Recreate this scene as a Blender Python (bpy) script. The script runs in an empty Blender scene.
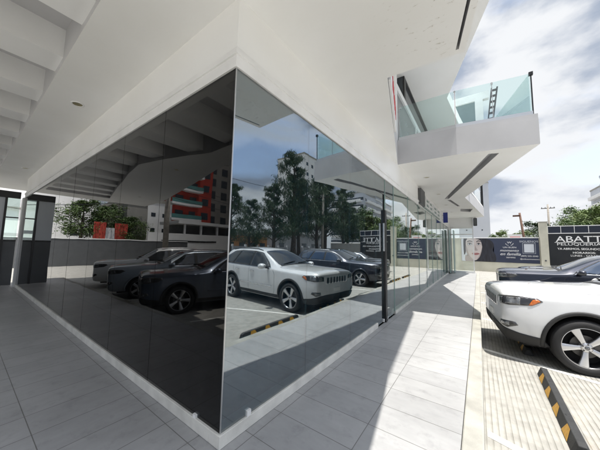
import bpy, bmesh, math, random
from mathutils import Vector, Matrix
from mathutils.bvhtree import BVHTree
R = math.radians
sc = bpy.context.scene
COL = sc.collection
ZR = -0.38                       # parking level, the walkway is 0

# ------------------------------------------------------------------ materials
def _new(name):
    m = bpy.data.materials.new(name); m.use_nodes = True
    nt = m.node_tree; b = nt.nodes['Principled BSDF']
    return m, nt, b
def N(nt, t, **k):
    n = nt.nodes.new(t)
    for a, v in k.items(): setattr(n, a, v)
    return n
def L(nt, a, b): nt.links.new(a, b)
def mat(name, col, rough=.6, var=.0, vscale=4., bump=0., bscale=40., metal=0., coat=0., spec=.5, col2=None, detail=5., emit=None, stretch=None):
    m, nt, b = _new(name)
    b.inputs['Base Color'].default_value = (*col, 1)
    b.inputs['Roughness'].default_value = rough
    b.inputs['Metallic'].default_value = metal
    b.inputs['Coat Weight'].default_value = coat
    b.inputs['Coat Roughness'].default_value = .03
    b.inputs['Specular IOR Level'].default_value = spec
    src = None
    if var or bump:
        g = N(nt, 'ShaderNodeNewGeometry'); src = g.outputs['Position']
        if stretch:
            mp = N(nt, 'ShaderNodeMapping'); mp.inputs['Scale'].default_value = stretch
            L(nt, src, mp.inputs['Vector']); src = mp.outputs['Vector']
    if var:
        n = N(nt, 'ShaderNodeTexNoise'); n.inputs['Scale'].default_value = vscale; n.inputs['Detail'].default_value = detail
        L(nt, src, n.inputs['Vector'])
        mx = N(nt, 'ShaderNodeMix', data_type='RGBA')
        c2 = col2 or tuple(c * (1 - var) for c in col)
        mx.inputs[6].default_value = (*col, 1); mx.inputs[7].default_value = (*c2, 1)
        rp = N(nt, 'ShaderNodeMapRange'); rp.inputs[1].default_value = .35; rp.inputs[2].default_value = .68
        L(nt, n.outputs['Fac'], rp.inputs[0]); L(nt, rp.outputs[0], mx.inputs[0]); L(nt, mx.outputs[2], b.inputs['Base Color'])
    if bump:
        n = N(nt, 'ShaderNodeTexNoise'); n.inputs['Scale'].default_value = bscale; n.inputs['Detail'].default_value = 6
        L(nt, src, n.inputs['Vector'])
        bp = N(nt, 'ShaderNodeBump'); bp.inputs['Strength'].default_value = bump; bp.inputs['Distance'].default_value = .01
        L(nt, n.outputs['Fac'], bp.inputs['Height']); L(nt, bp.outputs['Normal'], b.inputs['Normal'])
    if emit:
        b.inputs['Emission Color'].default_value = (*emit[:3], 1); b.inputs['Emission Strength'].default_value = emit[3]
    return m

def glass(name, tint, r0, power=5., gain=1., rough=0., gcol=(1, 1, 1), dust=0.):
    """thin glazing: Schlick reflection over a tinted see-through pane"""
    m, nt, b = _new(name); nt.nodes.remove(b)
    out = nt.nodes['Material Output']
    lw = N(nt, 'ShaderNodeLayerWeight'); lw.inputs['Blend'].default_value = .5
    p = N(nt, 'ShaderNodeMath', operation='POWER'); p.inputs[1].default_value = power
    L(nt, lw.outputs['Facing'], p.inputs[0])
    a = N(nt, 'ShaderNodeMath', operation='MULTIPLY_ADD', use_clamp=True); a.inputs[1].default_value = (1 - r0) * gain; a.inputs[2].default_value = r0
    L(nt, p.outputs[0], a.inputs[0])
    t = N(nt, 'ShaderNodeBsdfTransparent'); t.inputs['Color'].default_value = (*tint, 1)
    g = N(nt, 'ShaderNodeBsdfGlossy'); g.inputs['Roughness'].default_value = rough; g.inputs['Color'].default_value = (*gcol, 1)
    mx = N(nt, 'ShaderNodeMixShader')
    L(nt, a.outputs[0], mx.inputs[0]); L(nt, t.outputs[0], mx.inputs[1]); L(nt, g.outputs[0], mx.inputs[2])
    if dust:      # slightly wavy panes with run marks of dust
        ge = N(nt, 'ShaderNodeNewGeometry')
        wv = N(nt, 'ShaderNodeTexNoise'); wv.inputs['Scale'].default_value = 1.1; wv.inputs['Detail'].default_value = 1; L(nt, ge.outputs['Position'], wv.inputs['Vector'])
        bp = N(nt, 'ShaderNodeBump'); bp.inputs['Strength'].default_value = 1; bp.inputs['Distance'].default_value = .0022; L(nt, wv.outputs['Fac'], bp.inputs['Height']); L(nt, bp.outputs['Normal'], g.inputs['Normal'])
        ma = N(nt, 'ShaderNodeMapping'); ma.inputs['Scale'].default_value = (9, 9, .5); L(nt, ge.outputs['Position'], ma.inputs['Vector'])
        st = N(nt, 'ShaderNodeTexNoise'); st.inputs['Scale'].default_value = 1; st.inputs['Detail'].default_value = 5; L(nt, ma.outputs[0], st.inputs['Vector'])
        mr = N(nt, 'ShaderNodeMapRange'); mr.inputs[1].default_value = .42; mr.inputs[2].default_value = .75; mr.inputs[3].default_value = dust * .25; mr.inputs[4].default_value = dust * 1.6; L(nt, st.outputs['Fac'], mr.inputs[0])
        df = N(nt, 'ShaderNodeBsdfDiffuse'); df.inputs['Color'].default_value = (.45, .46, .47, 1)
        m2 = N(nt, 'ShaderNodeMixShader'); L(nt, mr.outputs[0], m2.inputs[0]); L(nt, mx.outputs[0], m2.inputs[1]); L(nt, df.outputs[0], m2.inputs[2]); mx = m2
    L(nt, mx.outputs[0], out.inputs['Surface'])
    return m

def tile_mat(name, swap):
    m, nt, b = _new(name)
    g = N(nt, 'ShaderNodeNewGeometry')
    sp = N(nt, 'ShaderNodeSeparateXYZ'); L(nt, g.outputs['Position'], sp.inputs[0])
    cb = N(nt, 'ShaderNodeCombineXYZ')
    def sh(o, v, inp, mul=1):
        q = N(nt, 'ShaderNodeMath', operation='MULTIPLY_ADD'); q.inputs[1].default_value = mul; q.inputs[2].default_value = v
        L(nt, o, q.inputs[0]); L(nt, q.outputs[0], inp)
    if swap: sh(sp.outputs['Y'], -.12 + 7.1, cb.inputs[0], -1); sh(sp.outputs['X'], 35.5 + .24, cb.inputs[1])
    else: sh(sp.outputs['X'], -.11 + 7.1, cb.inputs[0]); sh(sp.outputs['Y'], -.245 + 35.5, cb.inputs[1])
    br = N(nt, 'ShaderNodeTexBrick', offset=0., squash=1.)
    br.inputs['Scale'].default_value = 1; br.inputs['Brick Width'].default_value = .71; br.inputs['Row Height'].default_value = .355
    br.inputs['Mortar Size'].default_value = .0035; br.inputs['Mortar Smooth'].default_value = .2; br.inputs['Bias'].default_value = 0
    br.inputs['Color1'].default_value = (.35, .352, .355, 1); br.inputs['Color2'].default_value = (.39, .391, .392, 1); br.inputs['Mortar'].default_value = (.17, .168, .16, 1)
    L(nt, cb.outputs[0], br.inputs['Vector'])
    # faint streaks along each tile
    mp = N(nt, 'ShaderNodeMapping'); mp.inputs['Scale'].default_value = (1.6, 5, 1)
    L(nt, cb.outputs[0], mp.inputs['Vector'])
    n = N(nt, 'ShaderNodeTexNoise'); n.inputs['Scale'].default_value = 2.2; n.inputs['Detail'].default_value = 7; n.inputs['Roughness'].default_value = .65
    L(nt, mp.outputs[0], n.inputs['Vector'])
    n2 = N(nt, 'ShaderNodeTexNoise'); n2.inputs['Scale'].default_value = .9; n2.inputs['Detail'].default_value = 6
    L(nt, g.outputs['Position'], n2.inputs['Vector'])
    r1 = N(nt, 'ShaderNodeMapRange'); r1.inputs[1].default_value = .3; r1.inputs[2].default_value = .7; r1.inputs[3].default_value = .91; r1.inputs[4].default_value = 1.06
    L(nt, n.outputs['Fac'], r1.inputs[0])
    r2 = N(nt, 'ShaderNodeMapRange'); r2.inputs[1].default_value = .35; r2.inputs[2].default_value = .65; r2.inputs[3].default_value = .84; r2.inputs[4].default_value = 1.05
    L(nt, n2.outputs['Fac'], r2.inputs[0])
    mu = N(nt, 'ShaderNodeMath', operation='MULTIPLY'); L(nt, r1.outputs[0], mu.inputs[0]); L(nt, r2.outputs[0], mu.inputs[1])
    n3 = N(nt, 'ShaderNodeTexNoise'); n3.inputs['Scale'].default_value = 6.5; n3.inputs['Detail'].default_value = 9; n3.inputs['Roughness'].default_value = .7; L(nt, g.outputs['Position'], n3.inputs['Vector'])
    r3 = N(nt, 'ShaderNodeMapRange'); r3.inputs[1].default_value = .28; r3.inputs[2].default_value = .48; r3.inputs[3].default_value = .80; r3.inputs[4].default_value = 1.0; L(nt, n3.outputs['Fac'], r3.inputs[0])
    mq = N(nt, 'ShaderNodeMath', operation='MULTIPLY'); L(nt, mu.outputs[0], mq.inputs[0]); L(nt, r3.outputs[0], mq.inputs[1]); mu = mq
    vm = N(nt, 'ShaderNodeVectorMath', operation='SCALE'); L(nt, br.outputs['Color'], vm.inputs[0]); L(nt, mu.outputs[0], vm.inputs['Scale'])
    L(nt, vm.outputs[0], b.inputs['Base Color'])
    rr = N(nt, 'ShaderNodeMapRange'); rr.inputs[3].default_value = .33; rr.inputs[4].default_value = .6
    L(nt, n.outputs['Fac'], rr.inputs[0]); L(nt, rr.outputs[0], b.inputs['Roughness'])
    bp = N(nt, 'ShaderNodeBump'); bp.inputs['Strength'].default_value = .5; bp.inputs['Distance'].default_value = .004
    iv = N(nt, 'ShaderNodeMath', operation='MULTIPLY_ADD'); iv.inputs[1].default_value = -1.; L(nt, br.outputs['Fac'], iv.inputs[0])
    sm = N(nt, 'ShaderNodeMath', operation='MULTIPLY'); sm.inputs[1].default_value = .25; L(nt, n.outputs['Fac'], sm.inputs[0]); L(nt, sm.outputs[0], iv.inputs[2])
    L(nt, iv.outputs[0], bp.inputs['Height']); L(nt, bp.outputs['Normal'], b.inputs['Normal'])
    return m

def rib_mat(name):
    """broomed / ribbed cream concrete, ribs along Y"""
    m, nt, b = _new(name)
    g = N(nt, 'ShaderNodeNewGeometry')
    n = N(nt, 'ShaderNodeTexNoise'); n.inputs['Scale'].default_value = 1.1; n.inputs['Detail'].default_value = 8; n.inputs['Roughness'].default_value = .6
    L(nt, g.outputs['Position'], n.inputs['Vector'])
    sp = N(nt, 'ShaderNodeSeparateXYZ'); L(nt, g.outputs['Position'], sp.inputs[0])
    wob = N(nt, 'ShaderNodeTexNoise'); wob.inputs['Scale'].default_value = 2.5; wob.inputs['Detail'].default_value = 3
    L(nt, g.outputs['Position'], wob.inputs['Vector'])
    ad = N(nt, 'ShaderNodeMath', operation='MULTIPLY_ADD'); ad.inputs[1].default_value = .006; L(nt, wob.outputs['Fac'], ad.inputs[0]); L(nt, sp.outputs['X'], ad.inputs[2])
    mu = N(nt, 'ShaderNodeMath', operation='MULTIPLY'); mu.inputs[1].default_value = 2 * math.pi / .056; L(nt, ad.outputs[0], mu.inputs[0])
    sn = N(nt, 'ShaderNodeMath', operation='SINE'); L(nt, mu.outputs[0], sn.inputs[0])
    rp = N(nt, 'ShaderNodeMapRange'); rp.inputs[1].default_value = -1; rp.inputs[2].default_value = -.35; L(nt, sn.outputs[0], rp.inputs[0])
    # ribs wear away in patches
    wr = N(nt, 'ShaderNodeMapRange'); wr.inputs[1].default_value = .36; wr.inputs[2].default_value = .55; wr.inputs[3].default_value = .3; wr.inputs[4].default_value = 1
    L(nt, n.outputs['Fac'], wr.inputs[0])
    c1 = N(nt, 'ShaderNodeMix', data_type='RGBA'); c1.inputs[6].default_value = (.275, .266, .238, 1); c1.inputs[7].default_value = (.345, .336, .308, 1)
    L(nt, rp.outputs[0], c1.inputs[0])
    c2 = N(nt, 'ShaderNodeMix', data_type='RGBA'); c2.inputs[6].default_value = (.325, .317, .29, 1); L(nt, c1.outputs[2], c2.inputs[7]); L(nt, wr.outputs[0], c2.inputs[0])
    st = N(nt, 'ShaderNodeTexNoise'); st.inputs['Scale'].default_value = 7; st.inputs['Detail'].default_value = 8; L(nt, g.outputs['Position'], st.inputs['Vector'])
    s2 = N(nt, 'ShaderNodeMapRange'); s2.inputs[1].default_value = .3; s2.inputs[2].default_value = .65; s2.inputs[3].default_value = .78; s2.inputs[4].default_value = 1.05; L(nt, st.outputs['Fac'], s2.inputs[0])
    vm = N(nt, 'ShaderNodeVectorMath', operation='SCALE'); L(nt, c2.outputs[2], vm.inputs[0]); L(nt, s2.outputs[0], vm.inputs['Scale'])
    L(nt, vm.outputs[0], b.inputs['Base Color']); b.inputs['Roughness'].default_value = .85
    bp = N(nt, 'ShaderNodeBump'); bp.inputs['Strength'].default_value = .7; bp.inputs['Distance'].default_value = .012
    h = N(nt, 'ShaderNodeMath', operation='MULTIPLY'); L(nt, rp.outputs[0], h.inputs[0]); L(nt, wr.outputs[0], h.inputs[1])
    L(nt, h.outputs[0], bp.inputs['Height']); L(nt, bp.outputs['Normal'], b.inputs['Normal'])
    return m

def soffit_mat(name, col):
    """plaster with hair cracks and flaking near the open edge over the car park"""
    m, nt, b = _new(name)
    g = N(nt, 'ShaderNodeNewGeometry')
    n = N(nt, 'ShaderNodeTexNoise'); n.inputs['Scale'].default_value = .8; n.inputs['Detail'].default_value = 6; L(nt, g.outputs['Position'], n.inputs['Vector'])
    mx = N(nt, 'ShaderNodeMix', data_type='RGBA'); mx.inputs[6].default_value = (*col, 1); mx.inputs[7].default_value = (col[0] * .94, col[1] * .935, col[2] * .92, 1)
    r = N(nt, 'ShaderNodeMapRange'); r.inputs[1].default_value = .35; r.inputs[2].default_value = .7; L(nt, n.outputs['Fac'], r.inputs[0]); L(nt, r.outputs[0], mx.inputs[0])
    d = N(nt, 'ShaderNodeVectorMath', operation='DISTANCE'); d.inputs[1].default_value = (1.5, 1.25, 3.8); L(nt, g.outputs['Position'], d.inputs[0])
    mk = N(nt, 'ShaderNodeMapRange'); mk.inputs[1].default_value = .25; mk.inputs[2].default_value = .75; mk.inputs[3].default_value = 1; mk.inputs[4].default_value = 0; L(nt, d.outputs['Value'], mk.inputs[0])
    mp = N(nt, 'ShaderNodeMapping'); mp.inputs['Scale'].default_value = (9, 22, 9); mp.inputs['Rotation'].default_value = (0, 0, .9); L(nt, g.outputs['Position'], mp.inputs['Vector'])
    f = N(nt, 'ShaderNodeTexNoise'); f.inputs['Scale'].default_value = 1; f.inputs['Detail'].default_value = 7; f.inputs['Roughness'].default_value = .75; L(nt, mp.outputs[0], f.inputs['Vector'])
    fr = N(nt, 'ShaderNodeMapRange'); fr.inputs[1].default_value = .60; fr.inputs[2].default_value = .66; L(nt, f.outputs['Fac'], fr.inputs[0])
    mu = N(nt, 'ShaderNodeMath', operation='MULTIPLY'); L(nt, fr.outputs[0], mu.inputs[0]); L(nt, mk.outputs[0], mu.inputs[1])
    m2 = N(nt, 'ShaderNodeMix', data_type='RGBA'); L(nt, mu.outputs[0], m2.inputs[0]); L(nt, mx.outputs[2], m2.inputs[6]); m2.inputs[7].default_value = (.50, .48, .43, 1)
    L(nt, m2.outputs[2], b.inputs['Base Color']); b.inputs['Roughness'].default_value = .75
    f2 = N(nt, 'ShaderNodeTexNoise'); f2.inputs['Scale'].default_value = 30; f2.inputs['Detail'].default_value = 4; L(nt, g.outputs['Position'], f2.inputs['Vector'])
    h = N(nt, 'ShaderNodeMath', operation='MULTIPLY_ADD'); h.inputs[1].default_value = -2.; L(nt, mu.outputs[0], h.inputs[0]); L(nt, f2.outputs['Fac'], h.inputs[2])
    bp = N(nt, 'ShaderNodeBump'); bp.inputs['Strength'].default_value = .12; bp.inputs['Distance'].default_value = .008; L(nt, h.outputs[0], bp.inputs['Height']); L(nt, bp.outputs['Normal'], b.inputs['Normal'])
    return m

M = {}
M['tileR'] = tile_mat('pavement tiles', False); M['tileL'] = tile_mat('pavement tiles turned', True)
M['rib'] = rib_mat('ribbed concrete')
M['kerb'] = mat('kerb concrete', (.39, .382, .345), .8, .3, 3, .4, 60)
M['ground'] = mat('dry ground', (.32, .30, .26), .9, .3, .5)
M['asphalt'] = mat('asphalt', (.055, .055, .057), .9, .3, 1.5, .5, 120)
M['paint'] = mat('white road paint', (.78, .77, .72), .7, .25, 6, .2, 80)
M['soffit'] = soffit_mat('soffit plaster', (.885, .888, .885))
M['white'] = mat('white plaster', (.87, .873, .873), .7, .06, 1.2, .08, 60)
M['whitetrim'] = mat('white painted trim', (.87, .87, .865), .45, .12, 2.5, .05, 40)
M['fascia'] = mat('pale grey fascia panel', (.56, .56, .575), .55, .12, 1.1, .05, 30)
M['plinth'] = mat('plinth paint scuffed', (.76, .75, .70), .6, .22, 5, .15, 70)
M['black'] = mat('black metal', (.015, .016, .018), .35)
M['blackmatt'] = mat('black plastic', (.02, .02, .021), .6, bump=.1, bscale=200)
M['dkgrey'] = mat('dark grey panel', (.10, .105, .11), .5, .2, 2)
M['alu'] = mat('aluminium', (.6, .61, .62), .35, metal=1.)
M['steel'] = mat('steel clamp', (.7, .7, .7), .25, metal=1.)
M['intdark'] = mat('dark interior', (.035, .037, .042), .8, .3, 2)
M['intfloor'] = mat('interior floor', (.05, .05, .055), .4)
M['curtain'] = mat('teal curtain', (.16, .42, .52), .9, .2, 8)
M['intwhite'] = mat('interior white', (.72, .76, .71), .7, .08, 1)
M['intgreen'] = mat('interior pale green', (.55, .66, .58), .7, .2, 1.5)
M['glassL'] = glass('smoked facade glass', (.10, .13, .15), .022, 4.1, 1., dust=.006)
M['glassR'] = glass('tinted facade glass', (.33, .47, .52), .31, 4.2, 1., gcol=(.92, .97, 1), dust=.011)
M['glassClear'] = glass('clear shop glass', (.86, .95, .92), .11, 3.2, 1.)
M['screenglass'] = glass('end screen glass', (.955, .988, .975), .05, 3.5, 1.)
M['railglass'] = glass('balcony glass', (.87, .95, .945), .06, 4, 1.)
M['glassEdge'] = mat('glass edge', (.30, .42, .40), .25)
M['upglass'] = mat('grey upper glazing', (.20, .22, .23), .12, .5, 1.5, spec=.8)
M['teal'] = mat('teal upper glazing', (.17, .25, .26), .1, .3, .8, spec=.8)
M['lampmetal'] = mat('brass downlight reflector', (.45, .40, .22), .3, metal=1.)
M['navy'] = mat('navy banner vinyl', (.026, .033, .068), .4, .5, .35, col2=(.042, .055, .095))
M['signblack'] = mat('black sign panel', (.008, .010, .013), .3)
M['signnavy'] = mat('dark navy panel', (.012, .018, .035), .3)
M['text'] = mat('white lettering', (.82, .82, .82), .5)
M['textgrey'] = mat('pale lettering', (.60, .63, .68), .5)
M['red'] = mat('red lettering', (.6, .04, .05), .5)
M['bluesign'] = mat('blue blade sign', (.015, .03, .22), .3)
M['greengrey'] = mat('grey green sign letters', (.30, .38, .36), .5, .2, 4)
M['rubber'] = mat('rubber stop', (.032, .033, .034), .75, .3, 9, .3, 90)
M['yellow'] = mat('yellow reflective patch', (.72, .38, .03), .5, .25, 25)
M['tyre'] = mat('tyre rubber', (.018, .018, .019), .75, bump=.2, bscale=150)
M['rim'] = mat('alloy rim', (.62, .62, .63), .28, metal=.85)
M['rimdark'] = mat('dark wheel well', (.01, .01, .011), .8)
M['disc'] = mat('brake disc', (.12, .115, .11), .55, metal=.6)
M['chrome'] = mat('chrome', (.75, .76, .78), .08, metal=1.)
M['carglass'] = mat('car glass', (.012, .016, .02), .03, spec=.9, coat=.6)
M['carglassblue'] = mat('blue tinted car glass', (.015, .035, .075), .05, spec=.9, coat=.5)
M['lens'] = mat('headlamp lens', (.26, .27, .28), .08, .9, 14, metal=.5, coat=1., col2=(.04, .04, .045))
M['lamp_dark'] = mat('headlamp housing', (.03, .03, .032), .1, coat=1.)
M['orange'] = mat('amber indicator', (.70, .17, .02), .15, .4, 60, coat=1.)
M['tail'] = mat('red tail lamp', (.35, .01, .012), .12, coat=1.)
M['bark'] = mat('bark', (.11, .085, .065), .9, .4, 6, .6, 30)
M['leafdark'] = mat('casuarina foliage', (.028, .055, .022), .7, .5, 1.2, col2=(.05, .085, .03))
M['leafmid'] = mat('broad foliage', (.06, .115, .03), .65, .5, 1.0, col2=(.10, .15, .04))
M['leaflight'] = mat('pale green foliage', (.10, .16, .045), .65, .4, 1.0, col2=(.15, .19, .06))  # leaf colour, a paler green than leafmid
M['rust'] = mat('rusty pole', (.14, .075, .05), .8, .3, 8)
M['concpole'] = mat('concrete pole', (.36, .33, .29), .9, .3, 4)
M['redwall'] = mat('red render', (.48, .055, .035), .7, .15, .5)
M['greyblock'] = mat('grey render', (.30, .29, .27), .8, .2, .4)
M['towergrey'] = mat('pale hazy tower render', (.52, .55, .60), .8, .08, .2)  # the far slab tower's haze is put into this pale blue-grey
M['window'] = mat('dark window', (.03, .04, .05), .1, spec=.8)
M['balglass'] = mat('green balcony glass', (.10, .26, .25), .1, spec=.8)
M['limewall'] = mat('boundary wall', (.62, .60, .50), .8, .18, 1.2, .1, 20)
M['skin'] = mat('poster skin', (.56, .50, .485), .5, .12, 1.5)
M['skinshade'] = mat('poster skin shadow tone', (.36, .31, .30), .5)
M['lips'] = mat('poster lips', (.36, .15, .15), .5)
M['hair'] = mat('poster hair', (.010, .010, .015), .6, .5, 2, col2=(.028, .030, .045), stretch=(3, 1, .6))
M['eye'] = mat('poster eyes', (.02, .02, .025), .5)
M['orangewall'] = mat('orange render', (.50, .25, .10), .8, .2, .6)

# ------------------------------------------------------------------ object helpers
def tag(o, label=None, cat=None, group=None, kind=None):
    if label: o['label'] = label
    if cat: o['category'] = cat
    if group: o['group'] = group
    if kind: o['kind'] = kind
    return o
def empty(name, loc, label, cat, group=None, rz=0.):
    o = bpy.data.objects.new(name, None); o.location = loc; o.rotation_euler = (0, 0, rz); o.empty_display_size = .2
    COL.objects.link(o); return tag(o, label, cat, group)

class MB:
    def __init__(s): s.v = []; s.f = []; s.m = []
    def add(s, vs, fs, mi=0):
        k = len(s.v); s.v += [tuple(p) for p in vs]
        for f in fs: s.f.append(tuple(k + i for i in f)); s.m.append(mi)
        return s
    def box(s, x0, x1, y0, y1, z0, z1, mi=0):
        return s.add([(x0, y0, z0), (x1, y0, z0), (x1, y1, z0), (x0, y1, z0), (x0, y0, z1), (x1, y0, z1), (x1, y1, z1), (x0, y1, z1)],
                     [(3, 2, 1, 0), (4, 5, 6, 7), (0, 1, 5, 4), (1, 2, 6, 5), (2, 3, 7, 6), (3, 0, 4, 7)], mi)
    def bar(s, p, q, w, h, mi=0, up=(0, 0, 1)):
        p = Vector(p); q = Vector(q); d = (q - p).normalized(); u = Vector(up); a = d.cross(u)
        if a.length < 1e-4: a = d.cross(Vector((1, 0, 0)))
        a.normalize(); b = a.cross(d).normalized(); a *= w / 2; b *= h / 2
        vs = [p - a - b, p + a - b, p + a + b, p - a + b, q - a - b, q + a - b, q + a + b, q - a + b]
        return s.add(vs, [(3, 2, 1, 0), (4, 5, 6, 7), (0, 1, 5, 4), (1, 2, 6, 5), (2, 3, 7, 6), (3, 0, 4, 7)], mi)
    def tube(s, pts, rs, n=8, mi=0, cap=True):
        pts = [Vector(p) for p in pts]
        if not hasattr(rs, '__len__'): rs = [rs] * len(pts)
        rings = []; ref = None
        for i, p in enumerate(pts):
            d = (pts[min(i + 1, len(pts) - 1)] - pts[max(i - 1, 0)]).normalized()
            if ref is None:
                ref = d.cross(Vector((0, 0, 1)))
                if ref.length < .05: ref = d.cross(Vector((1, 0, 0)))
            a = (ref - d * ref.dot(d)).normalized(); ref = a; b = d.cross(a)
            rings.append([p + (a * math.cos(2 * math.pi * k / n) + b * math.sin(2 * math.pi * k / n)) * rs[i] for k in range(n)])
        vs = [v for r in rings for v in r]; fs = []
        for i in range(len(pts) - 1):
            for k in range(n): fs.append((i * n + k, i * n + (k + 1) % n, (i + 1) * n + (k + 1) % n, (i + 1) * n + k))
        if cap: fs.append(tuple(range(n))[::-1]); fs.append(tuple((len(pts) - 1) * n + k for k in range(n)))
        return s.add(vs, fs, mi)
    def prism(s, poly, z0, z1, mi=0):
        n = len(poly)
        a = sum(poly[i][0] * poly[(i + 1) % n][1] - poly[(i + 1) % n][0] * poly[i][1] for i in range(n))
        if a < 0: poly = poly[::-1]
        vs = [(x, y, z0) for x, y in poly] + [(x, y, z1) for x, y in poly]
        fs = [tuple(range(n))[::-1], tuple(range(n, 2 * n))] + [(i, (i + 1) % n, n + (i + 1) % n, n + i) for i in range(n)]
        return s.add(vs, fs, mi)
    def lathe_y(s, prof, n=48, mi=0, c=(0, 0, 0)):
        """prof: list of (r, y); axis along Y"""
        vs = []; fs = []
        for r, y in prof:
            for k in range(n):
                t = 2 * math.pi * k / n; vs.append((c[0] + r * math.cos(t), c[1] + y, c[2] + r * math.sin(t)))
        for i in range(len(prof) - 1):
            for k in range(n): fs.append((i * n + k, i * n + (k + 1) % n, (i + 1) * n + (k + 1) % n, (i + 1) * n + k))
        return s.add(vs, fs, mi)
    def build(s, name, mats, parent=None, world=True, smooth=False, bevel=0., auto=None):
        me = bpy.data.meshes.new(name); me.from_pydata(s.v, [], s.f)
        for m in (mats if isinstance(mats, (list, tuple)) else [mats]): me.materials.append(m if not isinstance(m, str) else M[m])
        for p, mi in zip(me.polygons, s.m): p.material_index = mi; p.use_smooth = smooth
        me.validate(); me.update()
        return link(name, me, parent, world, bevel)
def link(name, me, parent=None, world=True, bevel=0.):
    o = bpy.data.objects.new(name, me); COL.objects.link(o)
    if parent:
        o.parent = parent
        if world:
            p = parent; loc = Vector((0, 0, 0))
            while p: loc += Vector(p.location); p = p.parent
            o.location = -loc
    if bevel:
        b = o.modifiers.new('bevel', 'BEVEL'); b.width = bevel; b.segments = 2; b.limit_method = 'ANGLE'; b.angle_limit = R(40)
    return o

def holed(outer, holes, z0, z1, name, m, parent, edge=None):
    """slab with holes through it"""
    bm = bmesh.new(); loops = []
    for poly in [outer] + holes:
        vs = [bm.verts.new((x, y, z0)) for x, y in poly]; loops.append(vs)
    es = [bm.edges.new((lp[i], lp[(i + 1) % len(lp)])) for lp in loops for i in range(len(lp))]
    bmesh.ops.triangle_fill(bm, use_beauty=True, use_dissolve=False, edges=es)
    r = bmesh.ops.extrude_face_region(bm, geom=list(bm.faces))
    for e in r['geom']:
        if isinstance(e, bmesh.types.BMVert): e.co.z = z1
    bmesh.ops.recalc_face_normals(bm, faces=list(bm.faces))
    for f in bm.faces: f.material_index = 1 if edge and abs(f.normal.z) < .5 else 0
    me = bpy.data.meshes.new(name); bm.to_mesh(me); bm.free(); me.materials.append(M[m])
    if edge: me.materials.append(M[edge])
    return link(name, me, parent)

def text(name, body, loc, size, m, parent=None, rot=(R(90), 0, 0), depth=.006, sx=1., align='LEFT', shear=0., bold=0.):
    c = bpy.data.curves.new(name, 'FONT'); c.body = body; c.size = size; c.extrude = depth; c.align_x = align; c.shear = shear; c.offset = bold; c.resolution_u = 3
    t = bpy.data.objects.new(name, c); COL.objects.link(t)
    bpy.context.view_layer.update()
    me = bpy.data.meshes.new_from_object(t.evaluated_get(bpy.context.evaluated_depsgraph_get()))
    bpy.data.objects.remove(t)
    mt = Matrix.Translation(loc) @ Matrix.Rotation(rot[2], 4, 'Z') @ Matrix.Rotation(rot[0], 4, 'X') @ Matrix.Diagonal((sx, 1, 1, 1))
    me.transform(mt); me.materials.clear(); me.materials.append(M[m])
    return link(name, me, parent)

def copy_tree(o, parent=None):
    c = o.copy(); COL.objects.link(c)
    if parent: c.parent = parent
    for ch in list(o.children): copy_tree(ch, c)
    return c

# ------------------------------------------------------------------ camera
f_px, yaw, pit, rol, cx, cy, ch = 247.0, .62552, .08962, .019136, 1.673, -1.3155, 1.55
fw = Vector((-math.sin(yaw) * math.cos(pit), math.cos(yaw) * math.cos(pit), math.sin(pit)))
rt = Vector((math.cos(yaw), math.sin(yaw), 0)); up = rt.cross(fw)
r2 = math.cos(rol) * rt + math.sin(rol) * up; u2 = -math.sin(rol) * rt + math.cos(rol) * up
cam = bpy.data.objects.new('camera', bpy.data.cameras.new('camera')); COL.objects.link(cam)
cam.matrix_world = Matrix.Translation((cx, cy, ch)) @ Matrix((r2, u2, -fw)).transposed().to_4x4()
cam.data.sensor_width = 36; cam.data.lens = f_px / 600 * 36; cam.data.clip_start = .05; cam.data.clip_end = 3000
sc.camera = cam

# ------------------------------------------------------------------ light and sky
SUN = Vector((.93, -.14, 3.8)).normalized()
sl = bpy.data.lights.new('sun', 'SUN'); sl.energy = 2.0; sl.angle = R(.55); sl.color = (1, .955, .88)
so = bpy.data.objects.new('sun', sl); COL.objects.link(so); so.rotation_euler = SUN.to_track_quat('Z', 'Y').to_euler(); so.location = (20, 0, 60)
w = bpy.data.worlds.new('World'); sc.world = w; w.use_nodes = True
nt = w.node_tree; bg = nt.nodes['Background']
sky = N(nt, 'ShaderNodeTexSky', sky_type='NISHITA'); sky.sun_disc = False
sky.sun_elevation = math.asin(SUN.z); sky.sun_rotation = math.atan2(SUN.x, SUN.y); sky.air_density = 1; sky.dust_density = 1.5; sky.ozone_density = 1
tc = N(nt, 'ShaderNodeTexCoord')
mp = N(nt, 'ShaderNodeMapping'); mp.inputs['Scale'].default_value = (1, 1, 2.3); mp.inputs['Location'].default_value = (.35, .2, .1)
L(nt, tc.outputs['Generated'], mp.inputs['Vector'])
n1 = N(nt, 'ShaderNodeTexNoise'); n1.inputs['Scale'].default_value = 1.9; n1.inputs['Detail'].default_value = 9; n1.inputs['Roughness'].default_value = .52; n1.inputs['Distortion'].default_value = .35
L(nt, mp.outputs[0], n1.inputs['Vector'])
n2 = N(nt, 'ShaderNodeTexNoise'); n2.inputs['Scale'].default_value = 3.1; n2.inputs['Detail'].default_value = 7; n2.inputs['Roughness'].default_value = .5
mp2 = N(nt, 'ShaderNodeMapping'); mp2.inputs['Location'].default_value = (4.3, 1.7, 2.2); mp2.inputs['Scale'].default_value = (1, 1, 2.)
L(nt, tc.outputs['Generated'], mp2.inputs['Vector']); L(nt, mp2.outputs[0], n2.inputs['Vector'])
cov = N(nt, 'ShaderNodeMapRange'); cov.interpolation_type = 'SMOOTHSTEP'; cov.inputs[1].default_value = .30; cov.inputs[2].default_value = .46; cov.inputs[3].default_value = .5; L(nt, n1.outputs['Fac'], cov.inputs[0])
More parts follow.
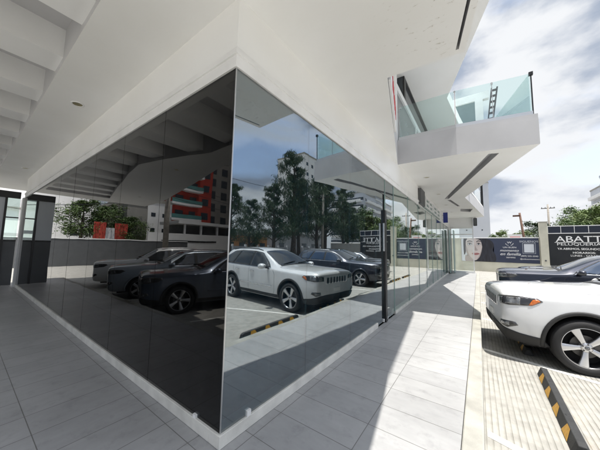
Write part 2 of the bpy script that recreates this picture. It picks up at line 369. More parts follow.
shd = N(nt, 'ShaderNodeMapRange'); shd.interpolation_type = 'SMOOTHSTEP'; shd.inputs[1].default_value = .42; shd.inputs[2].default_value = .57; L(nt, n2.outputs['Fac'], shd.inputs[0])
cc = N(nt, 'ShaderNodeMix', data_type='RGBA'); cc.inputs[6].default_value = (1.15, 1.33, 1.66, 1); cc.inputs[7].default_value = (2.55, 2.6, 2.68, 1); L(nt, shd.outputs[0], cc.inputs[0])
fin = N(nt, 'ShaderNodeMix', data_type='RGBA'); L(nt, cov.outputs[0], fin.inputs[0]); L(nt, sky.outputs[0], fin.inputs[6]); L(nt, cc.outputs[2], fin.inputs[7])
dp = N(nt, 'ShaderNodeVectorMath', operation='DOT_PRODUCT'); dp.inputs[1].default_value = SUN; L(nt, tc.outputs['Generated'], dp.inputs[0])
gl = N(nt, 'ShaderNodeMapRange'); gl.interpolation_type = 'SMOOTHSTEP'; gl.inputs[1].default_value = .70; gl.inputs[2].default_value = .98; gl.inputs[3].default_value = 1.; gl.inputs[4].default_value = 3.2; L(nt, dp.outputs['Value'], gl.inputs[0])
gv = N(nt, 'ShaderNodeVectorMath', operation='SCALE'); L(nt, fin.outputs[2], gv.inputs[0]); L(nt, gl.outputs[0], gv.inputs['Scale'])   # added gain: sky brightened around the sun to lift the shaded areas
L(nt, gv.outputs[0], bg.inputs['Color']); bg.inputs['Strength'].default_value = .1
vs = sc.view_settings; sc.display_settings.display_device = 'sRGB'
vs.view_transform = 'Standard'; vs.look = 'None'; vs.exposure = 1.86; vs.gamma = 1; vs.use_curve_mapping = False
sc.cycles.max_bounces = 10; sc.cycles.diffuse_bounces = 5; sc.cycles.glossy_bounces = 5; sc.cycles.transparent_max_bounces = 24
sc.cycles.use_denoising = True; sc.cycles.sample_clamp_indirect = 8; sc.cycles.caustics_reflective = False; sc.cycles.caustics_refractive = False

# ------------------------------------------------------------------ ground
def sheet(name, poly, z, m, th=None):
    b = MB(); n = len(poly)
    if th: b.prism(poly, z - th, z)
    else: b.add([(x, y, z) for x, y in poly], [tuple(range(n))])
    return tag(b.build(name, m), kind='structure')
sheet('ground', [(-600, -600), (600, -600), (600, 600), (-600, 600)], ZR - .012, 'ground')
sheet('parking_lot', [(-26, -16), (14.5, -16), (14.5, 27.9), (-26, 27.9)], ZR, 'rib')
sheet('street', [(17.5, -300), (26.5, -300), (26.5, 300), (17.5, 300)], ZR - .004, 'asphalt')
sheet('pavement', [(14.5, -300), (17.2, -300), (17.2, 300), (14.5, 300)], ZR + .06, 'kerb', .1)
sheet('walkway', [(0, -1.45), (1.5, -1.45), (1.5, 19.9), (0, 19.9)], 0, 'tileR', .36)
sheet('side_walkway', [(-13.5, -1.45), (0, -1.45), (0, 0), (-13.5, 0)], 0, 'tileL', .36)
kb = MB(); kb.box(1.503, 1.655, -1.6, 19.9, ZR - .01, -.003); kb.box(-13.5, 1.5, -1.6, -1.453, ZR - .01, -.003)
tag(kb.build('kerb', 'kerb', bevel=.012), kind='structure')
# painted bay lines (slightly skewed as in the photo)
lines = MB()
for k in range(7):
    y0 = 2.14 + 2.72 * k - (0 if k == 0 else -.05)
    if k == 1: y0 = 4.93
    lines.add([(1.68, y0 - .05, ZR + .004), (6.6, y0 - 1.85, ZR + .004), (6.6, y0 - 1.75, ZR + .004), (1.68, y0 + .06, ZR + .004)], [(0, 1, 2, 3)])
for x in (-4.45, -7.4, -10.3, -1.5):
    lines.add([(x - .05, -1.85, ZR + .004), (x + .05, -1.85, ZR + .004), (x + 1.45, -6.0, ZR + .004), (x + 1.35, -6.0, ZR + .004)][::-1], [(0, 1, 2, 3)])
tag(lines.build('bay_markings', 'paint'), kind='structure')

# ------------------------------------------------------------------ the glass fronted building
B = empty('commercial_building', (0, 0, 0), 'white two storey building with dark glass corner and zigzag concrete overhangs', 'building')
ZS = 3.8
outer = [(-14.5, -5.1), (-11.8, -4.84), (-3.5, -2.74), (2.15, -1.5), (1.9, .35), (1.76, 1.22), (1.63, 1.88), (.78, 1.83), (0, 5.42), (1.34, 5.42), (2.8, 5.64), (1.28, 11.23), (2.05, 18.95),
         (1.4, 19.9), (-7, 19.9), (-7, 7), (-14.5, 7)]
recess = [(.1, -.72), (-13.2, -.72), (-13.2, -3.0), (-7.4, -1.72), (-6.1, -1.5), (-4.84, -1.75), (-3.5, -2.1), (.1, -2.0)]
def off(a, b, d0, w):  # strip polygon inset to the left of a->b
    a = Vector(a); b = Vector(b); n = Vector((-(b - a).y, (b - a).x)).normalized()
    return [tuple(a + n * d0), tuple(b + n * d0), tuple(b + n * (d0 + w)), tuple(a + n * (d0 + w))]
slotA = [(2.14, 5.83), (.68, 11.24), (.52, 11.2), (1.94, 5.76)]
slotB = [(.73, 11.5), (.98, 13.6), (.87, 13.62), (.60, 11.5)]
slotC = [(.95, 14.6), (1.5, 14.9), (1.35, 16.2), (.9, 15.6)]
groove = [(1.72, 1.1), (1.575, 1.80), (1.545, 1.80), (1.69, 1.1)]
holed(outer, [recess, slotA, slotB, slotC, groove], ZS, 3.95, 'soffit', 'soffit', B, 'fascia')
holed(outer, [recess], 3.95, 4.25, 'slab_edge', 'fascia', B)
b = MB(); b.prism([(x * 1.0, y) for x, y in outer], 4.25, 4.36); b.build('upper_floor', 'fascia', B)
b = MB()
for k in range(-1, 9):
    x = -2.95 - 1.25 * k; b.box(x, x + .45, -3.1, -.70, 3.885, 4.26)
b.build('ceiling_beam', 'white', B)
# balcony upstand
b = MB(); b.prism([(0, 5.424), (1.34, 5.424), (2.797, 5.644), (2.74, 5.85), (1.33, 5.62), (0, 5.62)], 4.355, 4.47); b.build('balcony_kerb', 'fascia', B)
b = MB(); b.prism([(.03, 5.46), (1.335, 5.46), (2.73, 5.67), (2.72, 5.73), (1.33, 5.52), (.03, 5.52)], 4.471, 4.56); b.build('rail_channel', 'alu', B)
def pane(p, q, z0, z1, th, m, name, yawj=0.):
    p = Vector((*p, 0)); q = Vector((*q, 0)); d = (q - p).normalized(); n = Vector((d.y, -d.x, 0)) * th / 2
    c = (p + q) / 2; rot = Matrix.Rotation(yawj, 3, 'Z')
    p = c + rot @ (p - c); q = c + rot @ (q - c)
    b = MB(); b.prism([tuple((p - n).xy), tuple((q - n).xy), tuple((q + n).xy), tuple((p + n).xy)], z0, z1)
    return b.build(name, m, B)
for p, q in (((.05, 5.49), (1.32, 5.49)), ((1.35, 5.49), (2.05, 5.6)), ((2.06, 5.6), (2.72, 5.7)), ((2.70, 5.75), (2.27, 7.3)), ((2.26, 7.34), (1.82, 8.95)), ((1.81, 9.0), (1.3, 10.9))):
    pane(p, q, 4.5, 5.42, .014, M['railglass'], 'balcony_glass')
b = MB(); b.bar((2.735, 5.70, 4.5), (2.735, 5.70, 5.44), .022, .022); b.box(2.70, 2.77, 5.67, 5.73, 5.38, 5.45)
b.build('rail_post', 'black', B)
for p in ((1.335, 5.475), (2.055, 5.585)): b = MB(); b.bar((*p, 4.52), (*p, 5.42), .012, .012); b.build('rail_joint', 'alu', B)
for p in ((.08, 5.47), (1.335, 5.47), (2.055, 5.58)): b = MB(); b.box(p[0] - .02, p[0] + .02, p[1] - .02, p[1] + .02, 5.36, 5.40, 0); b.build('rail_bracket', 'alu', B)
# second storey front
b = MB(); b.box(-.4, -.02, 5.56, 19.8, 4.36, 4.5); b.box(-.4, -.02, 5.56, 19.8, 6.02, 6.2); b.box(-.4, -.02, 5.43, 5.56, 4.36, 7.0)
for y in (8.2, 11, 14, 17): b.box(-.38, -.03, y, y + .09, 4.5, 6.02)
b.box(-.42, -.1, 1.2, 5.45, 4.36, 7.0)
b.build('upper_wall', 'white', B)
b = MB(); b.box(-.12, -.07, 5.56, 19.8, 4.5, 6.02); b.build('upper_window', 'upglass', B)
b = MB(); b.box(-.3, -.08, 6.5, 19.8, 6.2, 7.0); b.build('clerestory_window', 'window', B)
b = MB(); b.box(-.079, -.03, 6.5, 19.8, 6.93, 6.999); b.box(-.079, -.03, 6.5, 6.7, 6.2, 6.93); b.box(-.079, -.03, 6.7, 19.8, 6.2, 6.25); b.build('clerestory_frame', 'black', B)
# upper slab (roof of the balcony)
up_o = [(-14.5, -5.2), (-3.5, -3), (2.7, -2.2), (2.43, 1.77), (2.06, 5.05), (.95, 8.57), (1.2, 11.2), (1.3, 12.0), (-.6, 12.2), (-7, 12.2), (-7, 7), (-14.5, 7)]
b = MB(); b.prism(up_o, 7.0, 7.45); b.build('roof_slab', 'soffit', B)
b = MB(); b.prism([(-.6, 12.4), (1.3, 12.2), (2.15, 18.8), (-.6, 19.8)], 6.9, 7.4); b.build('roof_slab', 'soffit', B)
# raised window bay of the next balcony
b = MB(); b.box(.55, .72, 12.28, 12.5, 6.3, 8.85); b.box(.55, 2.3, 12.28, 12.5, 8.5, 8.85); b.prism([(0, 0)] * 0 or [(1.78, 12.28), (2.08, 12.28), (2.08, 12.5), (1.78, 12.5)], 6.3, 8.5); b.build('bay_frame', 'whitetrim', B)
b = MB(); b.box(.72, 1.78, 12.36, 12.42, 6.3, 8.5); b.build('bay_window', 'teal', B)
b = MB()
b.bar((2.62, 12.3, 8.9), (2.26, 12.3, 6.3), .06, .06); b.bar((2.42, 12.3, 8.9), (2.10, 12.3, 6.3), .09, .05)
for i in range(10): z = 6.4 + i * .26; x = 2.11 + (z - 6.3) * .125; b.box(x, x + .17, 12.28, 12.32, z, z + .09)
b.build('bay_louvre', 'black', B)
b = MB(); b.bar((1.0, 12.33, 7.1), (2.0, 12.33, 7.7), .03, .03); b.build('bay_mullion', 'black', B)
# far balcony tip with its own glass and black speaker like bracket
b = MB(); b.prism([(1.31, 11.3), (2.03, 18.9), (1.9, 18.95), (1.2, 11.35)], 4.365, 4.46); b.build('balcony_kerb', 'white', B)
pane((1.95, 18.6), (1.6, 15), 4.46, 5.3, .014, M['railglass'], 'balcony_glass')
pane((1.98, 18.85), (.4, 19.3), 4.46, 5.3, .014, M['railglass'], 'balcony_glass')
b = MB(); b.bar((1.98, 18.8, 4.4), (1.98, 18.8, 5.9), .12, .12); b.build('rail_post', 'black', B)

# ground floor fronts -------------------------------------------------------
ZG0, ZG1 = .10, 3.115
XE = -11.35
b = MB(); b.box(-.25, 0, 0, 19.0, 3.30, ZS); b.box(XE, -.25, 0, .25, 3.30, ZS); b.build('fascia_wall', 'soffit', B)
b = MB(); b.box(-.2, .018, -.018, 19.0, ZG1, 3.30); b.box(XE - .02, -.2, -.018, .2, ZG1, 3.30)
b.box(-.2, .034, -.034, 19.0, 3.225, 3.262); b.box(XE - .02, -.2, -.034, .2, 3.225, 3.262)
b.build('window_head', 'whitetrim', B)
b = MB(); b.box(-.12, .022, -.022, 3.66, .002, ZG0); b.box(-.12, .015, 4.95, 19.0, .002, .07); b.box(XE, -.12, -.022, .12, .002, ZG0); b.build('plinth', 'plinth', B, bevel=.004)
b = MB(); b.box(XE - .28, XE, -.05, .2, .002, ZG1); b.build('end_post', 'whitetrim', B)
rng = random.Random(4)
xs = [0, -1.25, -2.45, -3.7, -4.95, -6.2, -7.45, -8.7, -9.95, XE]
for a, c in zip(xs, xs[1:]):
    pane((c + .0012, .006), (a - .006 if a == 0 else a - .0012, .006), ZG0, ZG1, .012, M['glassL'], 'window_pane', R(rng.uniform(-.12, .12)))
ys = [0, 1.16, 2.40, 3.64]
for a, c in zip(ys, ys[1:]):
    pane((-.006, a + .006 if a == 0 else a + .0015), (-.006, c - .0015), ZG0, ZG1, .012, M['glassR'], 'window_pane', R(rng.uniform(-.15, .15)))
pane((-.012, 3.65), (-.012, 4.10), .03, 2.75, .012, M['glassR'], 'door_pane')
pane((-.012, 3.645), (-.012, 4.95), 2.76, ZG1, .012, M['glassR'], 'transom_pane')
pane((-.012, 4.27), (-.012, 4.94), .03, 2.75, .012, M['glassClear'], 'door_pane')
y = 4.96
while y < 18.9:
    e = min(y + 1.55, 18.97); pane((-.012, y + .004), (-.012, e - .004), .07, ZG1, .012, M['glassClear'], 'window_pane', R(rng.uniform(-.1, .1))); y += 1.55
b = MB(); b.box(-.04, .04, 4.115, 4.225, .01, 2.40); b.build('door_stile', 'black', B, bevel=.004)
b = MB(); b.box(.02, .05, 4.02, 4.05, 1.5, 2.1); b.build('door_handle', 'steel', B)
for y, z in ((.28, .09), (4.05, .03), (4.3, .03)): b = MB(); b.box(-.02, .02, y - .022, y + .022, z, z + .055); b.build('glass_clamp', 'whitetrim', B)
for x in (-.33,): b = MB(); b.box(x - .02, x + .02, -.02, .02, .09, .125); b.build('glass_clamp', 'whitetrim', B)
for y in [4.26, 4.945, 6.51, 8.06, 9.61, 11.16, 12.71, 14.26, 15.81, 17.36]: b = MB(); b.box(-.022, .003, y - .006, y + .006, .07, ZG1); b.build('glass_joint', 'glassEdge', B)
b = MB(); b.box(-.004, .004, -.004, .004, ZG0, ZG1); b.build('corner_joint', 'alu', B)
# end of the arcade: white bulkhead over a glass screen
b = MB(); b.box(0, 1.42, 19.3, 19.9, 3.18, ZS); b.box(-.3, 0, 19.0, 19.9, 0, ZS); b.build('end_bulkhead', 'white', B)
b = MB(); b.box(.02, .12, 19.42, 19.5, 0, 3.18); b.box(1.36, 1.42, 19.42, 19.5, 0, 3.18); b.box(.12, 1.36, 19.42, 19.5, 3.08, 3.18); b.box(.12, 1.36, 19.42, 19.5, 0, .12); b.box(.12, 1.36, 19.43, 19.49, 2.62, 2.70)
b.build('screen_frame', 'whitetrim', B)
pane((.12, 19.46), (.72, 19.46), .12, 2.62, .012, M['screenglass'], 'screen_glass'); pane((.74, 19.46), (1.36, 19.46), .12, 2.62, .012, M['screenglass'], 'screen_glass')
pane((.12, 19.46), (1.36, 19.46), 2.70, 3.08, .012, M['screenglass'], 'screen_glass')
b = MB(); b.box(.10, .14, 17.7, 18.9, .05, 2.9); b.box(.30, .34, 18.2, 19.2, .05, 2.9); b.build('open_door_edge', 'glassEdge', B)
# interior
b = MB(); b.box(XE, -.1, .1, 6.8, .005, .03); b.box(-6.8, -.1, 6.8, 19.5, .005, .03); b.build('interior_floor', 'intfloor', B)
b = MB(); b.box(XE - .1, XE + .0, .1, 6.9, .03, ZS); b.box(XE, -7, 6.8, 6.95, .03, ZS); b.box(-7, -6.85, 6.8, 19.8, .03, ZS); b.box(-6.85, -.08, 4.9, 5.0, .03, ZS); b.build('interior_wall', 'intdark', B)
b = MB(); b.box(-6.85, -.1, 5.003, 5.05, .03, ZS); b.box(-3.2, -3.1, 5.05, 19.7, .03, ZS); b.box(-3.1, -.3, 19.6, 19.7, .03, ZS); b.build('shop_wall', 'intwhite', B)
b = MB()
for i in range(9):
    y0 = 6 + i * 1.45; b.box(-3.08, -2.75, y0, y0 + 1.2, .05, 2.1); 
    for k in range(4): b.box(-2.75, -2.70, y0 + .05, y0 + 1.15, .3 + k * .5, .34 + k * .5)
b.build('display_shelf', 'intgreen', B)
cu = MB(); n = 260; vsx = []
for i in range(n + 1):
    y = .12 + 3.5 * i / n
    x = -.22 + .035 * math.sin(y * 38 + 1.3 * math.sin(y * 7)) + .02 * math.sin(y * 17)
    vsx += [(x, y, .06), (x * .9, y, 3.05)]
cu.add(vsx, [(2 * i, 2 * i + 2, 2 * i + 3, 2 * i + 1) for i in range(n)]); c_ = cu.build('curtain', 'curtain', B, smooth=True)
sm = c_.modifiers.new('th', 'SOLIDIFY'); sm.thickness = .004

# recessed downlights
def downlight(x, y, label):
    o = empty('downlight', (x, y, ZS), label, 'downlight', 'recessed downlights in the soffit')
    b = MB(); n = 28
    ring = [];
    for r, z in ((.085, -.001), (.085, -.010), (.066, -.012), (.062, -.002)):
        ring += [(r * 1.15 * math.cos(2 * math.pi * k / n), r * math.sin(2 * math.pi * k / n), z) for k in range(n)]
    b.add(ring, [(i * n + k, i * n + (k + 1) % n, (i + 1) * n + (k + 1) % n, (i + 1) * n + k) for i in range(3) for k in range(n)])
    b.build('trim_ring', 'whitetrim', o, False, True)
    b = MB(); b.add([(.064 * 1.12 * math.cos(2 * math.pi * k / n), .062 * math.sin(2 * math.pi * k / n), -.004) for k in range(n)], [tuple(range(n))[::-1]])
    b.build('reflector', 'lampmetal', o, False)
downlight(-3.53, -.35, 'round brass downlight in the soffit over the dark side glass, nearest the corner')
downlight(-9.48, -.27, 'round downlight far along the soffit over the side glass near the black header')
for i, y in enumerate((7.1, 9.95, 12.9, 15.7)):
    downlight(.44, y, ['downlight in the walkway soffit just past the balcony notch, first of four', 'downlight in the walkway soffit above the start of the frame sign, second of four',
                       'downlight in the walkway soffit level with the bend of the dark slot, third of four', 'small downlight in the walkway soffit nearest the end bulkhead, last of four'][i])
downlight(-11.4, -3.6, 'downlight seen mirrored at the far end of the side glass'); downlight(-5.6, -2.35, 'downlight seen mirrored beside the ceiling beams')

# signs on the front
s = empty('shop_sign', (0, 8.1, 3.3), 'grey sign with white outlined frames on the white fascia above the arcade glass', 'sign')
b = MB(); b.box(.005, .10, 8.1, 8.9, 3.16, 3.72); b.build('end_panel', 'dkgrey', s)
b = MB(); b.box(.005, .06, 8.9, 13.6, 3.14, 3.62); b.build('back_panel', 'greengrey', s)
b = MB()
for y0, y1 in ((9.1, 10.9), (11.2, 13.4)):
    for z in (3.2, 3.38, 3.55): b.box(.06, .10, y0, y1, z - .022, z + .022)
    for y in (y0, (y0 + y1) / 2, y1): b.box(.061, .11, y - .06, y + .06, 3.18, 3.58)
b.build('letter_frame', 'text', s)
s = empty('blade_sign', (.02, 15.3, 3.2), 'dark blue blade sign hanging out from the fascia before the end bulkhead', 'sign')
b = MB(); b.box(.05, .28, 15.28, 15.36, 3.14, 3.74); b.build('sign_face', 'bluesign', s, bevel=.01)
for z in (3.3, 3.56): b = MB(); b.box(.004, .05, 15.3, 15.34, z, z + .04); b.build('bracket', 'alu', s)
s = empty('speaker', (1.5, 19.2, 3.4), 'black box loudspeaker hung outside the end of the white bulkhead', 'speaker')
b = MB(); b.prism([(1.44, 19.05), (1.66, 19.05), (1.62, 19.32), (1.48, 19.32)], 3.22, 3.74); b.build('cabinet', 'blackmatt', s, bevel=.015)
b = MB(); b.box(1.47, 1.63, 19.03, 19.046, 3.27, 3.69); b.build('grille', 'dkgrey', s)
b = MB(); b.box(1.5, 1.6, 19.1, 19.25, 3.74, 3.80); b.build('bracket', 'alu', s)
s = empty('edge_sign', (.6, 2.7, 4.0), 'narrow white sign with red lettering on the slab edge beside the balcony', 'sign')
ang = math.atan2(5.42 - 1.83, 0 - .78); nx, ny = math.sin(ang), -math.cos(ang)
b = MB(); b.bar((.757 + nx * .017, 1.95 + ny * .017, 4.1), (.40 + nx * .017, 3.58 + ny * .017, 4.1), .03, .5); b.build('board', 'white', s)
text('logo', 'O', (.745 + nx * .036, 2.0 + ny * .036, 4.1), .30, 'black', s, rot=(R(90), 0, ang), depth=.003, bold=.015)
text('lettering', 'SALON', (.68 + nx * .036, 2.32 + ny * .036, 4.0), .34, 'red', s, rot=(R(90), 0, ang), depth=.003, bold=.006)
# glass screen wall at the far end of the side walkway
s = empty('screen_wall', (-11.9, -.45, 0), 'black framed glass and grey panel screen closing the far end of the side walkway', 'screen')
b = MB(); b.box(-12.0, -11.88, -.85, -.06, 3.12, 3.36); b.box(-11.99, -11.89, -.42, -.36, .01, 3.12); b.box(-11.99, -11.89, -.85, -.422, 1.56, 1.62); b.box(-11.99, -11.89, -.358, -.06, 1.56, 1.62); b.box(-11.985, -11.895, -.36, -.06, 2.4, 2.44)
b.build('frame', 'black', s)
b = MB(); b.box(-11.97, -11.91, -.85, -.42, .01, 1.56); b.box(-11.97, -11.91, -.36, -.06, .01, 1.56); b.build('lower_panel', 'dkgrey', s)
b = MB(); b.box(-11.96, -11.92, -.85, -.42, 1.62, 3.12); b.build('frosted_pane', mat('frosted glass', (.62, .66, .70), .25, .1, 1), s)
b = MB(); b.box(-11.945, -11.935, -.36, -.06, 1.62, 3.12); b.build('clear_pane', 'glassClear', s)

# ------------------------------------------------------------------ wheel stops
def wheel_stop_mesh():
    b = MB(); Ln, W, H, T = 1.98, .16, .115, .07
    def ring(y, k=1., e=0.): return [(-W / 2 * k, y, 0), (W / 2 * k, y, 0), (T / 2 * k, y, H * k), (-T / 2 * k, y, H * k)]
    sec = [ring(-Ln / 2, .82), ring(-Ln / 2 + .05), ring(Ln / 2 - .05), ring(Ln / 2, .82)]
    vs = [p for r in sec for p in r]
    fs = [(0, 1, 2, 3), (15, 14, 13, 12)] + [(i * 4 + k, (i + 1) * 4 + k, (i + 1) * 4 + (k + 1) % 4, i * 4 + (k + 1) % 4) for i in range(3) for k in range(4)]
    b.add(vs, fs, 0)
    d = .0025
    for y in (-.70, -.24, .22, .66):          # trapezoid reflectors on both slopes
        for sgn in (-1, 1):
            def P(t, yy): return (sgn * (W / 2 + d - (W / 2 - T / 2) * t), yy, H * t + d * .6)
            q = [P(.06, y - .115), P(.06, y + .115), P(.97, y + .055), P(.97, y - .055)]
            b.add(q, [(0, 1, 2, 3) if sgn > 0 else (3, 2, 1, 0)], 1)
    for y in (-.45, .44): b.tube([(0, y, H - .01), (0, y, H + .004)], .022, 10, 2)
    me = b.build('tmp', ['rubber', 'yellow', 'blackmatt']); m = me.data; bpy.data.objects.remove(me); return m
ws_me = wheel_stop_mesh()
WS = [(2.42, 3.30, -.8, 'black rubber wheel stop with yellow patches in the empty bay nearest the camera'),
      (2.36, 6.08, 0, 'wheel stop half hidden under the nose of the white SUV'),
      (2.2, 9.15, 2, 'yellow and black wheel stop in the empty bay past the white SUV'),
      (2.3, 12.0, 0, 'yellow and black wheel stop in front of the dark navy crossover'),
      (2.5, 14.5, 0, 'yellow and black wheel stop in front of the black off road SUV'),
      (2.5, 17.2, 0, 'farthest yellow and black wheel stop, in front of the white car past the black SUV')]
for i, (x, y, a, lb) in enumerate(WS):
    o = bpy.data.objects.new('wheel_stop', ws_me); COL.objects.link(o); o.location = (x, y, ZR + .001); o.rotation_euler = (0, 0, R(a))
    tag(o, lb, 'wheel stop', 'rubber wheel stops along the bays')
    bv = o.modifiers.new('bevel', 'BEVEL'); bv.width = .006; bv.segments = 2; bv.limit_method = 'ANGLE'; bv.angle_limit = R(35)

# ------------------------------------------------------------------ cars
def car_cage(h, blunt=1.):
    """stations front to rear: (x, [(y,z) r0..r7]) half sections; h scales the roof and shoulder"""
    def S(x, zb, w1, w2, z2, w3, z3, w4, z4, w5, z5, z6):
        return (x, [(0, zb), (w1, zb), (w2, z2), (w3, z3), (w4, z4), (w5, z5), (w5 * .55, z5 + (z6 - z5) * .75), (0, z6)])
    st = [S(2.405, .46, .64, .72, .52, .79, .72, .74, .955, .69, 1.03, 1.055),
          S(2.37, .33, .72, .83, .44, .87, .70, .82, .995, .74, 1.085, 1.115),
          S(2.22, .28, .79, .90, .43, .925, .69, .88, 1.015, .77, 1.115, 1.155),
          S(1.95, .27, .84, .945, .43, .96, .70, .915, 1.035, .79, 1.135, 1.175),
          S(1.45, .26, .86, .955, .45, .975, .73, .925, 1.055, .79, 1.155, 1.195),
          S(1.02, .26, .86, .95, .45, .965, .74, .93, 1.07, .77, 1.17, 1.205),
          S(.80, .26, .86, .95, .45, .96, .74, .93, 1.085, .76, 1.19, 1.235),
          S(.40, .26, .86, .95, .45, .96, .74, .93, 1.09, .705, 1.405, 1.47),
          S(-.05, .26, .86, .95, .45, .96, .74, .93, 1.095, .655, 1.63, 1.70),
          S(-.45, .26, .86, .95, .45, .96, .74, .93, 1.10, .65, 1.675, 1.75),
          S(-1.2, .26, .86, .95, .45, .965, .74, .935, 1.11, .645, 1.68, 1.76),
          S(-1.85, .27, .86, .95, .45, .97, .74, .93, 1.12, .63, 1.655, 1.73),
          S(-2.2, .30, .84, .93, .45, .95, .74, .90, 1.12, .61, 1.57, 1.64),
          S(-2.38, .34, .80, .90, .47, .92, .74, .86, 1.10, .66, 1.22, 1.25),
          S(-2.45, .42, .74, .84, .50, .86, .72, .80, 1.0, .62, 1.08, 1.10)]
    out = []
    for x, r in st:
        out.append((x, [(y, z if z < .8 else .8 + (z - .8) * h) for y, z in r]))
    return out

def rounded(poly, r, n=4):
    out = []; k = len(poly)
    for i in range(k):
        p = Vector(poly[i]); a = Vector(poly[i - 1]) - p; c = Vector(poly[(i + 1) % k]) - p
        ra = min(r, a.length * .45, c.length * .45); a.normalize(); c.normalize()
        p0 = p + a * ra; p1 = p + c * ra
        for j in range(n + 1):
            t = j / n; out.append(tuple((1 - t) ** 2 * p0 + 2 * t * (1 - t) * p + t * t * p1))
    return out

def wheel_mesh_set(r, wd, style):
    tb = MB(); h = wd / 2
    tb.lathe_y([(r * .71, -h * .8), (r * .75, -h * .98), (r * .86, -h), (r * .96, -h * .9), (r, -h * .68), (r, h * .68), (r * .96, h * .9), (r * .86, h), (r * .75, h * .98), (r * .71, h * .8)], 56)
    for k in (-.35, 0, .35): tb.lathe_y([(r + .0005, k * wd - .006), (r + .0035, k * wd - .012)], 56)
    ti = tb.build('tyre', 'tyre', smooth=True).data
    rb = MB(); ro = r * .745
    rb.lathe_y([(ro * .93, -h * .8), (ro * .92, h * .30), (ro * .945, h * .68)], 56, 3); rb.lathe_y([(ro * .945, h * .68), (ro * .995, h * .86), (ro * 1.0, h * .92), (ro * .96, h * .90)], 56, 0)
    rb.lathe_y([(.0, h * .74), (.045, h * .74), (.062, h * .70), (.072, h * .52), (.072, 0)], 32, 0)
    nsp = 5
    for s in range(nsp):
        a = 2 * math.pi * s / nsp + math.pi / 2
        ca, sa = math.cos(a), math.sin(a)
        def Q(rad, t, y): return (rad * ca - t * sa, y, rad * sa + t * ca)
        segs = [(.05, .030, .62), (.10, .031, .70), (.17, .040, .78), (ro * .955, .058 if style else .04, .84)]
        vs = []; fs = []
        for rad, wdt, yy in segs:
            yy *= h
            vs += [Q(rad, -wdt, yy - .03), Q(rad, -wdt, yy - .008), Q(rad, -wdt * .8, yy), Q(rad, 0, yy - .006 if style else yy + .004), Q(rad, wdt * .8, yy), Q(rad, wdt, yy - .008), Q(rad, wdt, yy - .03)]
        for i in range(len(segs) - 1):
            for k in range(6): fs.append((i * 7 + k, (i + 1) * 7 + k, (i + 1) * 7 + k + 1, i * 7 + k + 1))
        rb.add(vs, [tuple(reversed(f)) for f in fs], 0)
        a2 = a + math.pi / nsp
        rb.tube([(.052 * math.cos(a2), h * .60, .052 * math.sin(a2)), (.052 * math.cos(a2), h * .76, .052 * math.sin(a2))], .011, 8, 1)
    rb.lathe_y([(0, h * .80), (.026, h * .79), (.03, h * .72)], 20, 2)
    ri = rb.build('rim', ['rim', 'disc', 'lens', 'rimdark'], smooth=False).data
    for p in ri.polygons: p.use_smooth = True
    db = MB(); db.lathe_y([(.05, -.01), (.16, -.01), (.16, .015), (.05, .015)], 40, 0)
    db.box(-.155, -.08, -.03, .035, -.07, .07, 0); db.lathe_y([(.0, -h * .5), (ro * .92, -h * .5)], 40, 1)
    di = db.build('brake_disc', ['disc', 'rimdark']).data
    for nme in ('tyre', 'rim', 'brake_disc'):
        pass
    for o in [o for o in COL.objects if o.data in (ti, ri, di)]: bpy.data.objects.remove(o)
    return ti, ri, di
WHEEL = wheel_mesh_set(.385, .25, 1); WHEEL2 = wheel_mesh_set(.36, .23, 0)

